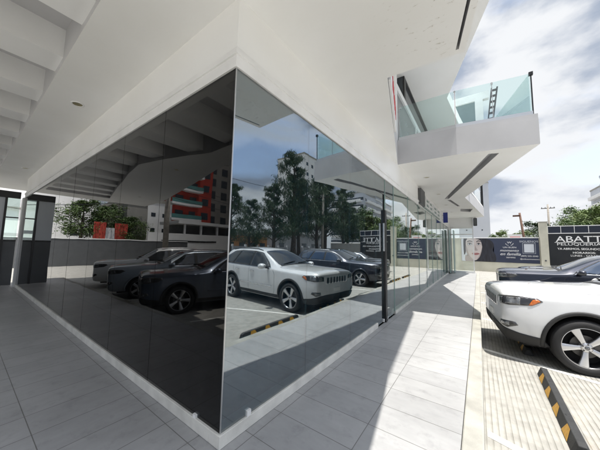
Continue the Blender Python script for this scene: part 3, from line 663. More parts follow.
def make_car(name, label, cat, loc, heading, paint, scale=1., h=1., grille='slots', group='cars parked nose in', wheels=WHEEL, cladding=True, glassm='carglass', trim='chrome', zs=1.):
    """heading: direction of the nose, angle from +X"""
    E_ = empty(name, loc, label, cat, group, heading); E_.scale = (scale, scale, scale * zs)
    wr = wheels[0].vertices and max(v.co.x for v in wheels[0].vertices) - .003
    st = car_cage(h)
    nr = 8; ns = len(st); bm = bmesh.new(); ring = []
    for x, r in st:
        a = [bm.verts.new((x, y, z)) for y, z in r]; b_ = [a[0]] + [bm.verts.new((x, -y, z)) for y, z in r[1:-1]] + [a[-1]]
        ring.append(a + b_[-2:0:-1])
    m_ = len(ring[0]); cl = bm.edges.layers.float.new('crease_edge')
    for i in range(ns - 1):
        for k in range(m_): bm.faces.new((ring[i][k], ring[i][(k + 1) % m_], ring[i + 1][(k + 1) % m_], ring[i + 1][k]))
    for rr in (ring[0], ring[-1]):
        for k in range(nr - 1):       # quad strip caps
            l0, l1 = rr[k], rr[k + 1]; r0, r1 = rr[(m_ - k) % m_], rr[(m_ - k - 1) % m_]
            vs = []
            for v in (l0, l1, r1, r0):
                if v not in vs: vs.append(v)
            if len(vs) > 2: bm.faces.new(vs)
    for i in range(ns - 1):
        for k in (4, m_ - 4):
            e = bm.edges.get((ring[i][k], ring[i + 1][k]))
            if e: e[cl] = .55
        for k in (1, m_ - 1):
            e = bm.edges.get((ring[i][k], ring[i + 1][k]))
            if e: e[cl] = .5
        for k in (5, m_ - 5):
            e = bm.edges.get((ring[i][k], ring[i + 1][k]))
            if e: e[cl] = .35
    for k in range(m_):
        for i, cv in ((0, .35), (1, .25)):
            e = bm.edges.get((ring[i][k], ring[i][(k + 1) % m_]))
            if e: e[cl] = cv
    bmesh.ops.recalc_face_normals(bm, faces=list(bm.faces))
    me = bpy.data.meshes.new('body'); bm.to_mesh(me); bm.free()
    tmp = bpy.data.objects.new('tmp', me); COL.objects.link(tmp)
    ss = tmp.modifiers.new('s', 'SUBSURF'); ss.levels = 3; ss.render_levels = 3
    bpy.context.view_layer.update(); dg = bpy.context.evaluated_depsgraph_get()
    bm = bmesh.new(); bm.from_mesh(bpy.data.meshes.new_from_object(tmp.evaluated_get(dg))); bm.normal_update()
    tree = BVHTree.FromBMesh(bm); bm.free()
    # wheel openings
    AX = (1.455, -1.455); RA = wr + .065
    cut = MB()
    for ax in AX:
        for sy in (-1, 1):
            n = 40; vs = [(ax + RA * math.cos(2 * math.pi * k / n), sy * yy, wr + .01 + RA * math.sin(2 * math.pi * k / n)) for yy in (.62, 1.2) for k in range(n)]
            fs = [tuple(range(n))[::-1], tuple(range(n, 2 * n))] + [(k, (k + 1) % n, n + (k + 1) % n, n + k) for k in range(n)]
            if sy > 0: fs = [tuple(reversed(f)) for f in fs]
            cut.add(vs, fs)
    co = cut.build('cut', 'rimdark')
    bo = tmp.modifiers.new('b', 'BOOLEAN'); bo.operation = 'DIFFERENCE'; bo.object = co; bo.solver = 'EXACT'
    try: bo.material_mode = 'TRANSFER'
    except Exception: pass
    me.materials.append(paint)
    bpy.context.view_layer.update(); dg = bpy.context.evaluated_depsgraph_get()
    body = bpy.data.meshes.new_from_object(tmp.evaluated_get(dg))
    bpy.data.objects.remove(tmp); bpy.data.objects.remove(co)
    body.materials.append(M['rimdark']); wi = len(body.materials) - 1
    for p in body.polygons:
        p.use_smooth = True; c = p.center
        for ax in AX:
            q = math.hypot(c.x - ax, c.z - wr - .01)
            if q < RA + .004 and .60 < abs(c.y) and (q > RA - .012 or abs(abs(c.y) - .62) < .01) and (abs(p.normal.y) < .3 or abs(abs(c.y) - .62) < .01): p.material_index = wi
    try: body.set_sharp_from_angle(angle=R(38))
    except Exception: pass
    body.name = 'body'
    link('body', body, E_, False)

    def patch(nm, polys, d, mt, off=.004, thick=.006, maxe=.06, parent=E_, flip=False, smooth=True):
        """polygons of 3-D points projected along d on to the body"""
        d = Vector(d).normalized(); bm = bmesh.new()
        for poly in polys:
            vs = [bm.verts.new(p) for p in poly]
            try: bm.faces.new(vs)
            except Exception: pass
        bmesh.ops.remove_doubles(bm, verts=list(bm.verts), dist=.0005)
        bmesh.ops.triangulate(bm, faces=list(bm.faces))
        for _ in range(5):
            es = [e for e in bm.edges if e.calc_length() > maxe]
            if not es: break
            bmesh.ops.subdivide_edges(bm, edges=es, cuts=1); bmesh.ops.triangulate(bm, faces=[f for f in bm.faces if len(f.verts) > 3])
        for v in bm.verts:
            hp, nn, _, _ = tree.ray_cast(v.co - d * 2.5, d)
            if hp is None: hp, nn, _, _ = tree.find_nearest(v.co)
            if nn.dot(d) > 0: nn = -nn
            v.co = hp + nn * off
        bm.normal_update()
        for f in bm.faces:
            if f.normal.dot(d) > 0: f.normal_flip()
            f.smooth = smooth
        mm = bpy.data.meshes.new(nm); bm.to_mesh(mm); bm.free(); mm.materials.append(mt if not isinstance(mt, str) else M[mt])
        o = bpy.data.objects.new(nm, mm); COL.objects.link(o); o.parent = parent
        if thick: q = o.modifiers.new('th', 'SOLIDIFY'); q.thickness = thick; q.offset = -1
        return o
    Z = lambda z: z if z < .8 else .8 + (z - .8) * h
    def side(poly, r=.05): return rounded([(x, z) for x, z in poly], r)
    for sy in (1, -1):
        d = (0, -sy, 0); to3 = lambda pl: [(x, sy * 1.0, Z(z)) for x, z in pl]
        dlo = side([(.60, 1.125), (.38, 1.30), (-.03, 1.565), (-.42, 1.615), (-1.2, 1.625), (-1.66, 1.585), (-2.04, 1.40), (-2.0, 1.16)], .06)
        patch('window_surround', [to3(dlo)], d, 'blackmatt', .003, .004)
        w1 = side([(.50, 1.15), (.35, 1.285), (-.02, 1.535), (-.40, 1.583), (-.41, 1.15)], .03)
        w2 = side([(-.50, 1.15), (-.49, 1.587), (-1.16, 1.598), (-1.38, 1.16)], .03)
        w3 = side([(-1.46, 1.165), (-1.25, 1.596), (-1.63, 1.56), (-1.97, 1.395), (-1.94, 1.185)], .03)
        for wv in (w1, w2, w3): patch('side_window', [to3(wv)], d, glassm, .008, .006)
        # seams, sill, arches
        def strip(pts, wd):
            out = []
            for (xa, za), (xb, zb) in zip(pts, pts[1:]):
                dx, dz = xb - xa, zb - za; l = math.hypot(dx, dz); nx_, nz_ = -dz / l * wd / 2, dx / l * wd / 2
                out.append([(xa + nx_, sy, Z(za + nz_)), (xb + nx_, sy, Z(zb + nz_)), (xb - nx_, sy, Z(zb - nz_)), (xa - nx_, sy, Z(za - nz_))])
            return out
        patch('door_seam', strip([(.68, 1.10), (.80, .95), (.82, .50), (.74, .36)], .008) + strip([(-.455, 1.10), (-.46, .36)], .008) + strip([(-1.42, 1.13), (-1.36, .95), (-1.08, .62), (-1.0, .36)], .008)
              + strip([(.74, .36), (-1.0, .36)], .008), d, 'black', .0012, 0)
        patch('body_moulding', [[(.66, sy, .60), (.70, sy, .63), (-.95, sy, .63), (-.92, sy, .60)]], d, trim if grille == 'slots' else paint, .006, .008)
        patch('sill', [[(1.0, sy, .30), (.98, sy, .395), (-.99, sy, .395), (-1.0, sy, .30)]], d, 'blackmatt', .008, .012)
        for ax in AX:
            n = 26; ring_ = []
            for k in range(n):
                t0 = R(-14) + (R(208)) * k / n; t1 = R(-14) + R(208) * (k + 1) / n
                p = lambda t, rr: (ax + rr * math.cos(t), sy, wr + .01 + rr * math.sin(t))
                ring_.append([p(t0, RA - .002), p(t1, RA - .002), p(t1, RA + .052), p(t0, RA + .052)])
            patch('arch_flare', ring_, d, 'blackmatt' if cladding else paint, .012, .022)
        if trim: patch('window_trim', strip([(.60, 1.118), (-2.02, 1.150)], .016), d, trim, .008, .006)
        for xh in (-.28, -1.12):
            hp, nn, _, _ = tree.ray_cast(Vector((xh, sy * 3, Z(.99))), Vector((0, -sy, 0)))
            y0 = hp.y; b = MB(); b.box(xh - .10, xh + .10, min(y0 + sy * .012, y0 + sy * .034), max(y0 + sy * .012, y0 + sy * .034), Z(.975), Z(1.005)); b.box(xh - .1, xh - .07, min(y0, y0 + sy * .03), max(y0, y0 + sy * .03), Z(.98), Z(1.0)); b.box(xh + .07, xh + .1, min(y0, y0 + sy * .03), max(y0, y0 + sy * .03), Z(.98), Z(1.0))
            b.build('door_handle', paint if grille != 'slots' else 'chrome', E_, False, bevel=.006)
        # mirror
        b = MB(); yb = sy * .93; zc = Z(1.17)
        pr = []
        for x_, k in ((.57, .45), (.53, .85), (.46, 1.), (.40, .95)):
            pr.append([(x_, yb + sy * (.20 + .115 * k * math.cos(t)), zc + .085 * k * math.sin(t) + .01) for t in [2 * math.pi * q / 16 for q in range(16)]])
        b.add([p for r_ in pr for p in r_], [(i * 16 + k, i * 16 + (k + 1) % 16, (i + 1) * 16 + (k + 1) % 16, (i + 1) * 16 + k) for i in range(3) for k in range(16)] + [tuple(range(16)), tuple(48 + k for k in range(16))][:2], 0)
        b.bar((.50, yb - sy * .03, zc - .06), (.48, yb + sy * .14, zc - .03), .08, .035, 1)
        b.build('mirror', [paint, M['black']], E_, False, True)
        # lamps
        hl = [(2.37, sy * .545, Z(.875)), (2.36, sy * .545, Z(.99)), (2.27, sy * .66, Z(1.01)), (2.12, sy * .80, Z(1.03)), (1.97, sy * .92, Z(1.03)), (1.92, sy * .94, Z(.99)), (2.03, sy * .92, Z(.91)), (2.22, sy * .78, Z(.87))]
        dd = (-.8, -sy * .75, -.12)
        head = patch('headlight', [hl], dd, 'lamp_dark', .004, .01, .04)
        hi = [(2.355, sy * .53, Z(.90)), (2.35, sy * .53, Z(.965)), (2.26, sy * .64, Z(.985)), (2.09, sy * .77, Z(1.0)), (2.08, sy * .80, Z(.905)), (2.2, sy * .77, Z(.893))]
        if grille != 'slots': patch('lamp_lens', [hi], dd, 'lens', .008, .006, .03, parent=head)
        if grille == 'slots':
            patch('lamp_lens', [[(2.33, sy * .60, Z(.895)), (2.32, sy * .61, Z(.978)), (2.26, sy * .68, Z(.99)), (2.27, sy * .69, Z(.89))], [(2.23, sy * .72, Z(.892)), (2.22, sy * .73, Z(.995)), (2.10, sy * .825, Z(1.008)), (2.11, sy * .835, Z(.898))]], dd, 'lens', .008, .006, .03, parent=head)
            patch('indicator', [[(2.045, sy * .885, Z(.905)), (2.01, sy * .90, Z(1.0)), (1.97, sy * .92, Z(1.014)), (1.945, sy * .935, Z(.985)), (2.03, sy * .92, Z(.917))]], dd, 'orange', .009, .006, .03, parent=head)
        fg = [(2.30, sy * .60, .53), (2.28, sy * .60, .60), (2.12, sy * .78, .61), (2.10, sy * .80, .56), (2.2, sy * .72, .50)]
        fo = patch('fog_lamp', [fg], dd, 'lamp_dark', .004, .008, .04)
        patch('fog_lens', [[(2.24, sy * .66, .535), (2.24, sy * .66, .585), (2.17, sy * .73, .59), (2.17, sy * .73, .535)]], dd, 'lens', .008, .005, .03, parent=fo)
        tl = [(-2.36, sy * .62, Z(.98)), (-2.36, sy * .62, Z(1.12)), (-2.15, sy * .90, Z(1.14)), (-1.95, sy * .93, Z(1.08)), (-2.1, sy * .93, Z(.98))]
        patch('tail_light', [tl], (.8, -sy * .6, 0), 'tail', .006, .01, .05)
        rr = []
        for x_ in (-.15, -.4, -.9, -1.5, -1.85):
            hp, nn, _, _ = tree.ray_cast(Vector((x_, sy * .60, 3)), Vector((0, 0, -1))); rr.append((x_, sy * .60, hp.z + (.03 if -1.8 < x_ < -.2 else .006)))
        b = MB(); b.tube(rr, .014, 8); b.build('roof_rail', 'alu' if grille != 'slots' else 'blackmatt', E_, False, True)
        # under-bumper corner cladding
        if cladding: patch('lower_cladding', [[(2.42, sy * .2, .26), (2.42, sy * .2, .52), (2.30, sy * .62, .51), (2.14, sy * .84, .45), (1.98, sy * .945, .43), (1.91, sy * .955, .30), (2.0, sy * .88, .23)]], dd, 'blackmatt', .010, .014, .05)
    # front
    F = (-1, 0, 0); fp = lambda pl: [(2.6, y, Z(z)) for y, z in pl]
    if grille == 'slots':
        gr = patch('grille', [fp([(-.50, .80), (.50, .80), (.54, .86), (.51, .99), (-.51, .99), (-.54, .86)])], F, paint, .004, .008, .05)
        for i in range(7):
            y0 = -.42 + i * .14
            patch('grille_slot', [fp(rounded([(y0 - .055, .805), (y0 + .055, .805), (y0 + .053, .985), (y0 - .053, .985)], .02))], F, 'chrome', .010, .006, .05, parent=gr)
            patch('slot_mesh', [fp(rounded([(y0 - .038, .822), (y0 + .038, .822), (y0 + .037, .968), (y0 - .037, .968)], .016))], F, 'black', .014, .005, .05, parent=gr)
        patch('lower_intake', [fp([(-.50, .34), (.50, .34), (.56, .42), (.50, .525), (-.50, .525), (-.56, .42)])], F, 'black', .006, .006, .06)
    else:
        gr = patch('grille', [fp(rounded([(-.42, .62), (.42, .62), (.50, .90), (.44, .985), (-.44, .985), (-.50, .90)], .05))], F, 'chrome', .004, .012, .05)
        patch('grille_mesh', [fp(rounded([(-.39, .65), (.39, .65), (.465, .90), (.42, .955), (-.42, .955), (-.465, .90)], .05))], F, 'black', .010, .008, .05, parent=gr)
        for i in range(4): patch('grille_bar', [fp([(-.40 - i * .01, .69 + i * .065), (.40 + i * .01, .69 + i * .065), (.40 + i * .01, .705 + i * .065), (-.40 - i * .01, .705 + i * .065)])], F, 'chrome', .016, .006, .05, parent=gr)
        patch('lower_intake', [fp([(-.56, .36), (.56, .36), (.62, .46), (.52, .55), (-.52, .55), (-.62, .46)])], F, 'black', .006, .006, .06)
    ws = rounded([(-.72, 1.235), (.72, 1.235), (.60, 1.645), (-.60, 1.645)], .06)
    wso = patch('windscreen', [[(.80 - (z - 1.235) * 2.0 + .02, y, Z(z)) for y, z in ws]], (-.5, 0, -.86), 'carglass', .005, .006, .07)
    rw = rounded([(-.58, 1.20), (.58, 1.20), (.52, 1.53), (-.52, 1.53)], .06)
    patch('rear_window', [[(-3, y, Z(z)) for y, z in rw]], (1, 0, 0), 'carglass', .006, .006, .08)
    # hood shut line and wipers
    hd = []
    hl_ = [(.90, .80), (1.4, .80), (1.95, .76), (2.22, .66)]
    for sy in (1, -1):
        for (xa, ya), (xb, yb_) in zip(hl_, hl_[1:]): hd.append([(xa, sy * ya, 2), (xb, sy * yb_, 2), (xb, sy * (yb_ - .008), 2), (xa, sy * (ya - .008), 2)])
    hd.append([(.90, -.8, 2), (.90, .8, 2), (.885, .8, 2), (.885, -.8, 2)])
    patch('bonnet_seam', hd, (0, 0, -1), 'black', .0012, 0)
    patch('scuttle', [[(.885, -.72, 2), (.885, .72, 2), (.80, .70, 2), (.80, -.70, 2)]], (0, 0, -1), 'blackmatt', .004, .004)
    b = MB()
    for ya, yb_ in ((.55, -.05), (-.10, -.62)):
        pa = tree.ray_cast(Vector((.80, ya, 3)), Vector((0, 0, -1)))[0]; pb = tree.ray_cast(Vector((.70, yb_, 3)), Vector((0, 0, -1)))[0]
        b.bar(pa + Vector((0, 0, .02)), pb + Vector((.0, 0, .03)), .018, .018)
    b.build('wiper', 'blackmatt', E_, False)
    b = MB(); b.box(2.405, 2.42, -.24, .24, .60, .70) if grille != 'slots' else b.box(2.405, 2.42, -.15, .15, .58, .68)
    b.build('number_plate', 'text', E_, False, bevel=.004)
    # chassis and wheels
    b = MB(); b.box(-2.2, 2.1, -.60, .60, .20, .34); b.build('underbody', 'rimdark', E_, False)
    ti, ri, di = wheels
    for ax in AX:
        for sy in (1, -1):
            wo = bpy.data.objects.new('wheel', ri); COL.objects.link(wo); wo.parent = E_; wo.location = (ax, sy * .845, wr)
            wo.rotation_euler = (0, R(17 * ax), 0) if sy > 0 else (0, R(23), R(180))
            for nm, dta in (('tyre', ti), ('brake_disc', di)):
                q = bpy.data.objects.new(nm, dta); COL.objects.link(q); q.parent = wo
    return E_

def paint_mat(name, col, rough=.32, metal=0., var=.0):
    m = mat(name, col, rough, metal=metal, coat=1., var=.06, vscale=3); return m
PW = paint_mat('white car paint', (.70, .71, .72), .3)
PN = paint_mat('navy car paint', (.008, .012, .026), .25, .3)
PB = paint_mat('black car paint', (.010, .011, .013), .22, .2)
PS = paint_mat('silver car paint', (.42, .44, .46), .3, .6)
PG = paint_mat('slate blue car paint', (.075, .10, .145), .28, .35)
PSB = paint_mat('silver blue car paint', (.34, .39, .45), .3, .4)
PW2 = paint_mat('pearl white car paint', (.70, .71, .71), .3)
PI = math.pi
GR1 = 'cars parked nose in along the lit walkway'; GR2 = 'cars parked nose in along the side walkway'
make_car('parked_car', 'white off road SUV with seven slot chrome grille and amber indicator, parked nearest the camera', 'car', (2.89 + 1.455 * 1.09 * math.cos(R(7)), 5.68 + 1.455 * 1.09 * math.sin(R(7)), ZR), PI + R(7), PW, 1.09, 1.0, 'slots', GR1, WHEEL, True)
make_car('parked_car', 'dark navy crossover with blue tinted windows, parked one empty bay past the white SUV', 'car', (4.85, 11.75, ZR), PI, PN, 1.08, 1.0, 'bars', GR1, WHEEL2, False, 'carglassblue', 'chrome')
make_car('parked_car', 'black off road SUV with silver wheels parked beyond the navy crossover', 'car', (5.75, 14.6, ZR), PI, PB, 1.05, 1.04, 'slots', GR1, WHEEL, True, 'carglass', None)
make_car('parked_car', 'white car parked past the black SUV near the black sign board', 'car', (6.6, 17.3, ZR), PI, PW2, .95, .9, 'bars', GR1, WHEEL2, False)
make_car('parked_car', 'silver car at the far end of the row close to the banner wall', 'car', (6.9, 20.1, ZR), PI, PS, .95, .92, 'bars', GR1, WHEEL2, False)
make_car('parked_car', 'slate blue SUV mirrored in the dark side glass, nearest the corner', 'car', (-5.6, -4.15, ZR), PI / 2 + R(19), PG, 1.0, 1.0, 'bars', GR2, WHEEL, True)
make_car('parked_car', 'silver blue SUV mirrored in the side glass, with black lower grille, second from the corner', 'car', (-8.6, -4.3, ZR), PI / 2 + R(19), PSB, 1.0, 1.0, 'bars', GR2, WHEEL2, False)
make_car('parked_car', 'white van like car mirrored at the far end of the side glass', 'car', (-11.7, -4.7, ZR), PI / 2 + R(19), PW2, 1.0, 1.06, 'bars', GR2, WHEEL2, False)
make_car('parked_car', 'tall white SUV mirrored behind the slate blue one in the side glass', 'car', (-10.5, -10.9, ZR), PI / 2 + R(15), PW, 1.08, 1.05, 'bars', 'cars parked in the back row', WHEEL2, False)

# ------------------------------------------------------------------ end wall, banner and sign board
o = empty('boundary_wall', (0, 28.1, ZR), 'cream rendered boundary wall at the end of the car park, below the navy banner', 'wall')
b = MB(); b.box(-9, 5.95, 28.0, 28.25, ZR, 2.72); b.build('wall', 'limewall', o)
b = MB(); b.box(-9, 5.95, 27.97, 28.28, 2.722, 2.80); b.build('coping', 'whitetrim', o, bevel=.01)
o = empty('gate_pillar', (6.2, 27.95, ZR), 'tall pale square pillar between the navy banner and the black sign board', 'pillar')
b = MB(); b.box(5.96, 6.46, 27.75, 28.2, ZR, 4.05); b.build('shaft', 'limewall', o, bevel=.015)
b = MB(); b.box(5.93, 6.49, 27.72, 28.23, 4.052, 4.13); b.build('cap', 'kerb', o, bevel=.01)
b = MB(); b.box(6.17, 6.27, 27.72, 27.748, .75, .87); b.build('number_disc', 'dkgrey', o)
# banner: woman's face, laurel logo and script
Yb = 27.99
o = empty('wall_banner', (3, Yb, .5), 'navy advertising banner with a pale woman\'s face and white script lettering on the end wall', 'banner')
b = MB(); b.box(.30, 5.9, Yb - .02, Yb, .52, 2.71); b.build('vinyl', 'navy', o)
def flat(nm, poly, lay, m, parent=o, smooth=True):
    if smooth:
        P_ = [Vector(p) for p in poly]; n = len(P_); out = []
        for i in range(n):
            p0, p1, p2, p3 = P_[i - 1], P_[i], P_[(i + 1) % n], P_[(i + 2) % n]
            for j in range(5):
                t = j / 5; out.append(tuple(.5 * ((2 * p1) + (-p0 + p2) * t + (2 * p0 - 5 * p1 + 4 * p2 - p3) * t * t + (-p0 + 3 * p1 - 3 * p2 + p3) * t ** 3)))
        poly = out
    y = Yb - .021 - lay * .003
    bm = bmesh.new(); vs = [bm.verts.new((x, y, max(.525, min(2.705, z)))) for x, z in poly]; f = bm.faces.new(vs); bmesh.ops.triangulate(bm, faces=[f])
    for f in bm.faces:
        if f.normal.y > 0: f.normal_flip()
    me = bpy.data.meshes.new(nm); bm.to_mesh(me); bm.free(); me.materials.append(M[m]); return link(nm, me, parent)
flat('portrait_background', [(.30, .53), (.75, .53), (.75, 2.7), (.30, 2.7)], .5, 'textgrey', smooth=False)
flat('portrait_hair', [(1.0, 2.70), (2.0, 2.71), (2.6, 2.55), (2.85, 2.1), (2.75, 1.6), (2.95, 1.1), (2.85, .54), (2.0, .54), (1.3, .54), (1.5, 1.0), (1.7, 1.7), (1.6, 2.3)], 1, 'hair')
face = flat('portrait_face', [(.62, 2.705), (1.2, 2.72), (1.8, 2.68), (1.96, 2.3), (1.95, 1.85), (1.86, 1.35), (1.72, .95), (1.5, .68), (1.25, .62), (.95, .85), (.72, 1.3), (.6, 1.9), (.58, 2.4)], 2, 'skin')
flat('portrait_neck', [(.62, 1.1), (.85, 1.0), (1.1, .70), (1.3, .53), (.62, .53)], 1.5, 'skinshade')
flat('cheek_shadow', [(.60, 2.2), (.74, 1.9), (.84, 1.4), (1.0, .95), (1.25, .66), (1.0, .80), (.72, 1.28), (.6, 1.8)], 2.6, 'skinshade')
flat('nose', [(1.40, 2.18), (1.46, 1.9), (1.60, 1.62), (1.55, 1.55), (1.42, 1.54), (1.36, 1.60), (1.42, 1.66), (1.40, 1.9)], 3, 'skinshade')
flat('fringe', [(1.45, 2.705), (1.75, 2.6), (1.9, 2.35), (1.97, 1.9), (2.1, 1.9), (2.1, 2.705)], 2.8, 'hair')
flat('side_hair', [(.5, 2.705), (.78, 2.705), (.66, 2.4), (.62, 1.9), (.64, 1.4), (.5, 1.2)], 2.8, 'hair')
flat('jaw_shadow', [(1.5, .68), (1.72, .95), (1.86, 1.35), (1.95, 1.85), (1.84, 1.5), (1.68, 1.05)], 2.6, 'skinshade')
for ex, wd in ((.98, .19), (1.68, .15)):
    flat('eye_shadow', [(ex - wd * 1.15, 2.16), (ex - wd * .4, 2.34), (ex + wd * .6, 2.33), (ex + wd * 1.15, 2.16), (ex + wd * .3, 2.07), (ex - wd * .5, 2.07)], 3, 'skinshade')
    flat('eye_white', [(ex - wd * .9, 2.16), (ex - wd * .2, 2.25), (ex + wd * .9, 2.17), (ex, 2.10)], 3.6, 'textgrey')
    flat('iris', [(ex + .065 * math.cos(t), 2.175 + .06 * math.sin(t)) for t in [2 * PI * k / 10 for k in range(10)]], 4.2, 'eye')
    flat('lash', [(ex - wd, 2.17), (ex - wd * .2, 2.275), (ex + wd, 2.2), (ex + wd * .9, 2.17), (ex - wd * .2, 2.235)], 4.8, 'eye')
    flat('eyebrow', [(ex - wd * 1.1, 2.40), (ex, 2.52), (ex + wd * 1.25, 2.42), (ex + wd * 1.2, 2.38), (ex, 2.44), (ex - wd, 2.35)], 3.6, 'hair')
flat('lips', [(1.12, 1.27), (1.30, 1.34), (1.42, 1.32), (1.55, 1.35), (1.74, 1.26), (1.58, 1.15), (1.42, 1.12), (1.26, 1.15)], 3, 'lips')
flat('lip_line', [(1.12, 1.27), (1.3, 1.255), (1.42, 1.245), (1.55, 1.26), (1.74, 1.26), (1.55, 1.235), (1.42, 1.225), (1.3, 1.235)], 3.6, 'eye')
yt = Yb - .03
b = MB()
for k in range(-7, 8):
    a = PI * 1.5 + k * .19
    if abs(k) > 1: b.bar((3.95 + .25 * math.cos(a), yt, 2.3 + .22 * math.sin(a)), (3.95 + .29 * math.cos(a + .09), yt, 2.3 + .26 * math.sin(a + .09)), .03, .01, up=(0, 1, 0))
b.build('laurel_logo', 'text', o)
text('lettering', 'W', (3.95, yt, 2.24), .26, 'text', o, align='CENTER', sx=1.2)
text('lettering', 'UN BUEN', (3.95, yt, 1.83), .19, 'text', o, align='CENTER', sx=1.15)
text('lettering', 'momento', (3.9, yt, 1.52), .30, 'text', o, align='CENTER', shear=.35, sx=1.1)
text('lettering', 'en familia', (3.95, yt, 1.18), .36, 'text', o, align='CENTER', shear=.4, sx=1.05)
text('lettering', 'SIEMPRE', (4.0, yt, .93), .15, 'text', o, align='CENTER', sx=1.2)
text('lettering', 'SIGUENOS', (5.25, yt, 2.36), .21, 'textgrey', o, align='CENTER', sx=1.25)
b = MB()
for z in (1.37, 2.28): b.box(4.83, 5.67, yt, yt + .008, z, z + .02)
for x in (4.83, 5.65): b.box(x, x + .02, yt, yt + .008, 1.391, 2.279)
b.build('panel_frame', 'textgrey', o)
b = MB(); b.box(4.93, 5.57, yt, yt + .008, 1.47, 2.2); b.build('pale_panel', 'textgrey', o)
text('lettering', '(809) 555-2040', (5.25, yt, 1.10), .17, 'text', o, align='CENTER', sx=1.05)
text('lettering', '@unbuenmomento', (5.25, yt, .84), .15, 'text', o, align='CENTER', sx=1.05)
# black sign board
o = empty('sign_board', (8.3, 28, ZR), 'large black sign board reading ABATTE PELUQUERIA in white, beside the pale pillar', 'sign')
b = MB(); b.box(6.50, 10.35, 27.95, 28.02, -.1, 3.08); b.build('board', 'signblack', o)
b = MB(); b.box(6.50, 10.35, 27.95, 28.02, 3.14, 3.68); b.build('top_panel', 'signnavy', o)
b = MB(); b.box(6.47, 10.38, 27.93, 28.03, 3.082, 3.138); b.box(6.47, 10.38, 27.93, 28.03, 3.682, 3.74)
for i in range(6): x = 6.48 + i * .775; b.box(x, x + .03, 27.93, 28.03, 3.139, 3.681)
b.build('frame', 'whitetrim', o)
b = MB()
for x in (6.6, 8.4, 10.2): b.box(x, x + .08, 28.03, 28.12, ZR, 3.4)
b.build('post', 'dkgrey', o)
yt = 27.94
text('lettering', 'ABATTE', (6.93, yt, 2.40), .68, 'text', o, sx=1.22, bold=.004)
b = MB(); b.box(6.86, 10.2, yt, yt + .008, 2.335, 2.37); b.build('underline', 'text', o)
text('lettering', 'PELUQUERIA', (6.97, yt, 2.11), .30, 'text', o, sx=1.42)
text('lettering', 'YA ABRIMOS, SEGUNDO NIVEL', (7.0, yt, 1.76), .22, 'text', o, sx=.98, bold=.003)
text('lettering', 'HORARIOS:', (7.85, yt, 1.46), .21, 'text', o, sx=1.15, bold=.003)
text('lettering', 'LUNES - SABADO', (7.72, yt, 1.22), .21, 'text', o, sx=1.05)
o = empty('side_wall', (16, 28.1, ZR), 'grey rendered wall continuing from the black sign board to the street', 'wall')
b = MB(); b.box(10.4, 14.4, 28.0, 28.2, ZR, 2.1); b.build('wall', 'greyblock', o); b = MB(); b.box(10.4, 14.4, 27.96, 28.24, 2.102, 2.18); b.build('coping', 'kerb', o)

# ------------------------------------------------------------------ trees
def tree_meshes(seed, H, spread, crown0, leaves, leaf, kind):
    rg = random.Random(seed); tb = MB(); tips = []
    r0 = .024 * H + .04
    pts = [Vector((0, 0, 0))]; n = 8
    for i in range(1, n + 1):
        pts.append(Vector((pts[-1].x + rg.uniform(-.05, .05) * H / 8, pts[-1].y + rg.uniform(-.05, .05) * H / 8, H * .93 * i / n)))
    tb.tube(pts, [r0 * (1.25 if i == 0 else 1) * (1 - .88 * i / n) for i in range(n + 1)], 9)
    def at(t):
        k = min(int(t * n), n - 1); return pts[k].lerp(pts[k + 1], t * n - k)
    nl = 26 if kind == 'fine' else 17
    for i in range(nl):
        t = crown0 + (1 - crown0) * (i + rg.random()) / nl * .98; p = at(min(t / .93, .99)); a = i * 2.4 + rg.uniform(-.5, .5)
        if kind == 'fine': ln = spread * (1.15 - .85 * (t - crown0) / (1 - crown0)) * rg.uniform(.55, 1.1); rise = ln * rg.uniform(.25, .8)
        else: ln = spread * math.sin(PI * (.22 + .72 * (t - crown0) / (1 - crown0))) * rg.uniform(.6, 1.12); rise = ln * rg.uniform(.1, .6)
        q = p + Vector((math.cos(a) * ln * .55, math.sin(a) * ln * .55, rise * .7)); e = p + Vector((math.cos(a) * ln, math.sin(a) * ln, rise))
        tb.tube([p, q, e], [r0 * .35 * (1 - .6 * t), r0 * .2 * (1 - .6 * t), .012], 5, cap=False)
        for s, k in ((.45, 1), (.7, 1), (1., 1)):
            c = p.lerp(q, s / .55) if s < .55 else q.lerp(e, (s - .55) / .45)
            tips.append((c, ln * .30))
            for _ in range(2):
                v = Vector((rg.gauss(0, 1), rg.gauss(0, 1), rg.gauss(.1, .7))).normalized() * ln * .34; tips.append((c + v, ln * .24))
                if rg.random() < .5: tb.tube([c, c + v], [.018, .006], 4, cap=False)
    cb = MB()
    for _ in range(leaves):
        c, rr = rg.choice(tips); rr = max(rr, .28)
        p = c + Vector((rg.gauss(0, rr * .55), rg.gauss(0, rr * .55), rg.gauss(0, rr * .42)))
        if kind == 'fine': u = Vector((rg.gauss(0, .45), rg.gauss(0, .45), rg.choice((-1, 1)) * rg.uniform(.5, 1))).normalized(); wv = u.cross(Vector((rg.gauss(0, 1), rg.gauss(0, 1), .2))).normalized(); l_, w_ = leaf * rg.uniform(.7, 1.7), leaf * .16
        else: u = Vector((rg.gauss(0, 1), rg.gauss(0, 1), rg.gauss(-.2, .5))).normalized(); wv = u.cross(Vector((rg.gauss(0, .6), rg.gauss(0, .6), 1))).normalized(); l_, w_ = leaf * rg.uniform(.7, 1.3), leaf * .45
        a_ = p - u * l_ / 2; d_ = p + u * l_ / 2
        cb.add([a_, p + wv * w_ / 2 + u * l_ * .05, d_, p - wv * w_ / 2 + u * l_ * .05], [(0, 1, 2, 3)])
    t_ = tb.build('trunk', 'bark', smooth=True); c_ = cb.build('crown', 'leafmid')
    a, c = t_.data, c_.data; bpy.data.objects.remove(t_); bpy.data.objects.remove(c_); return a, c
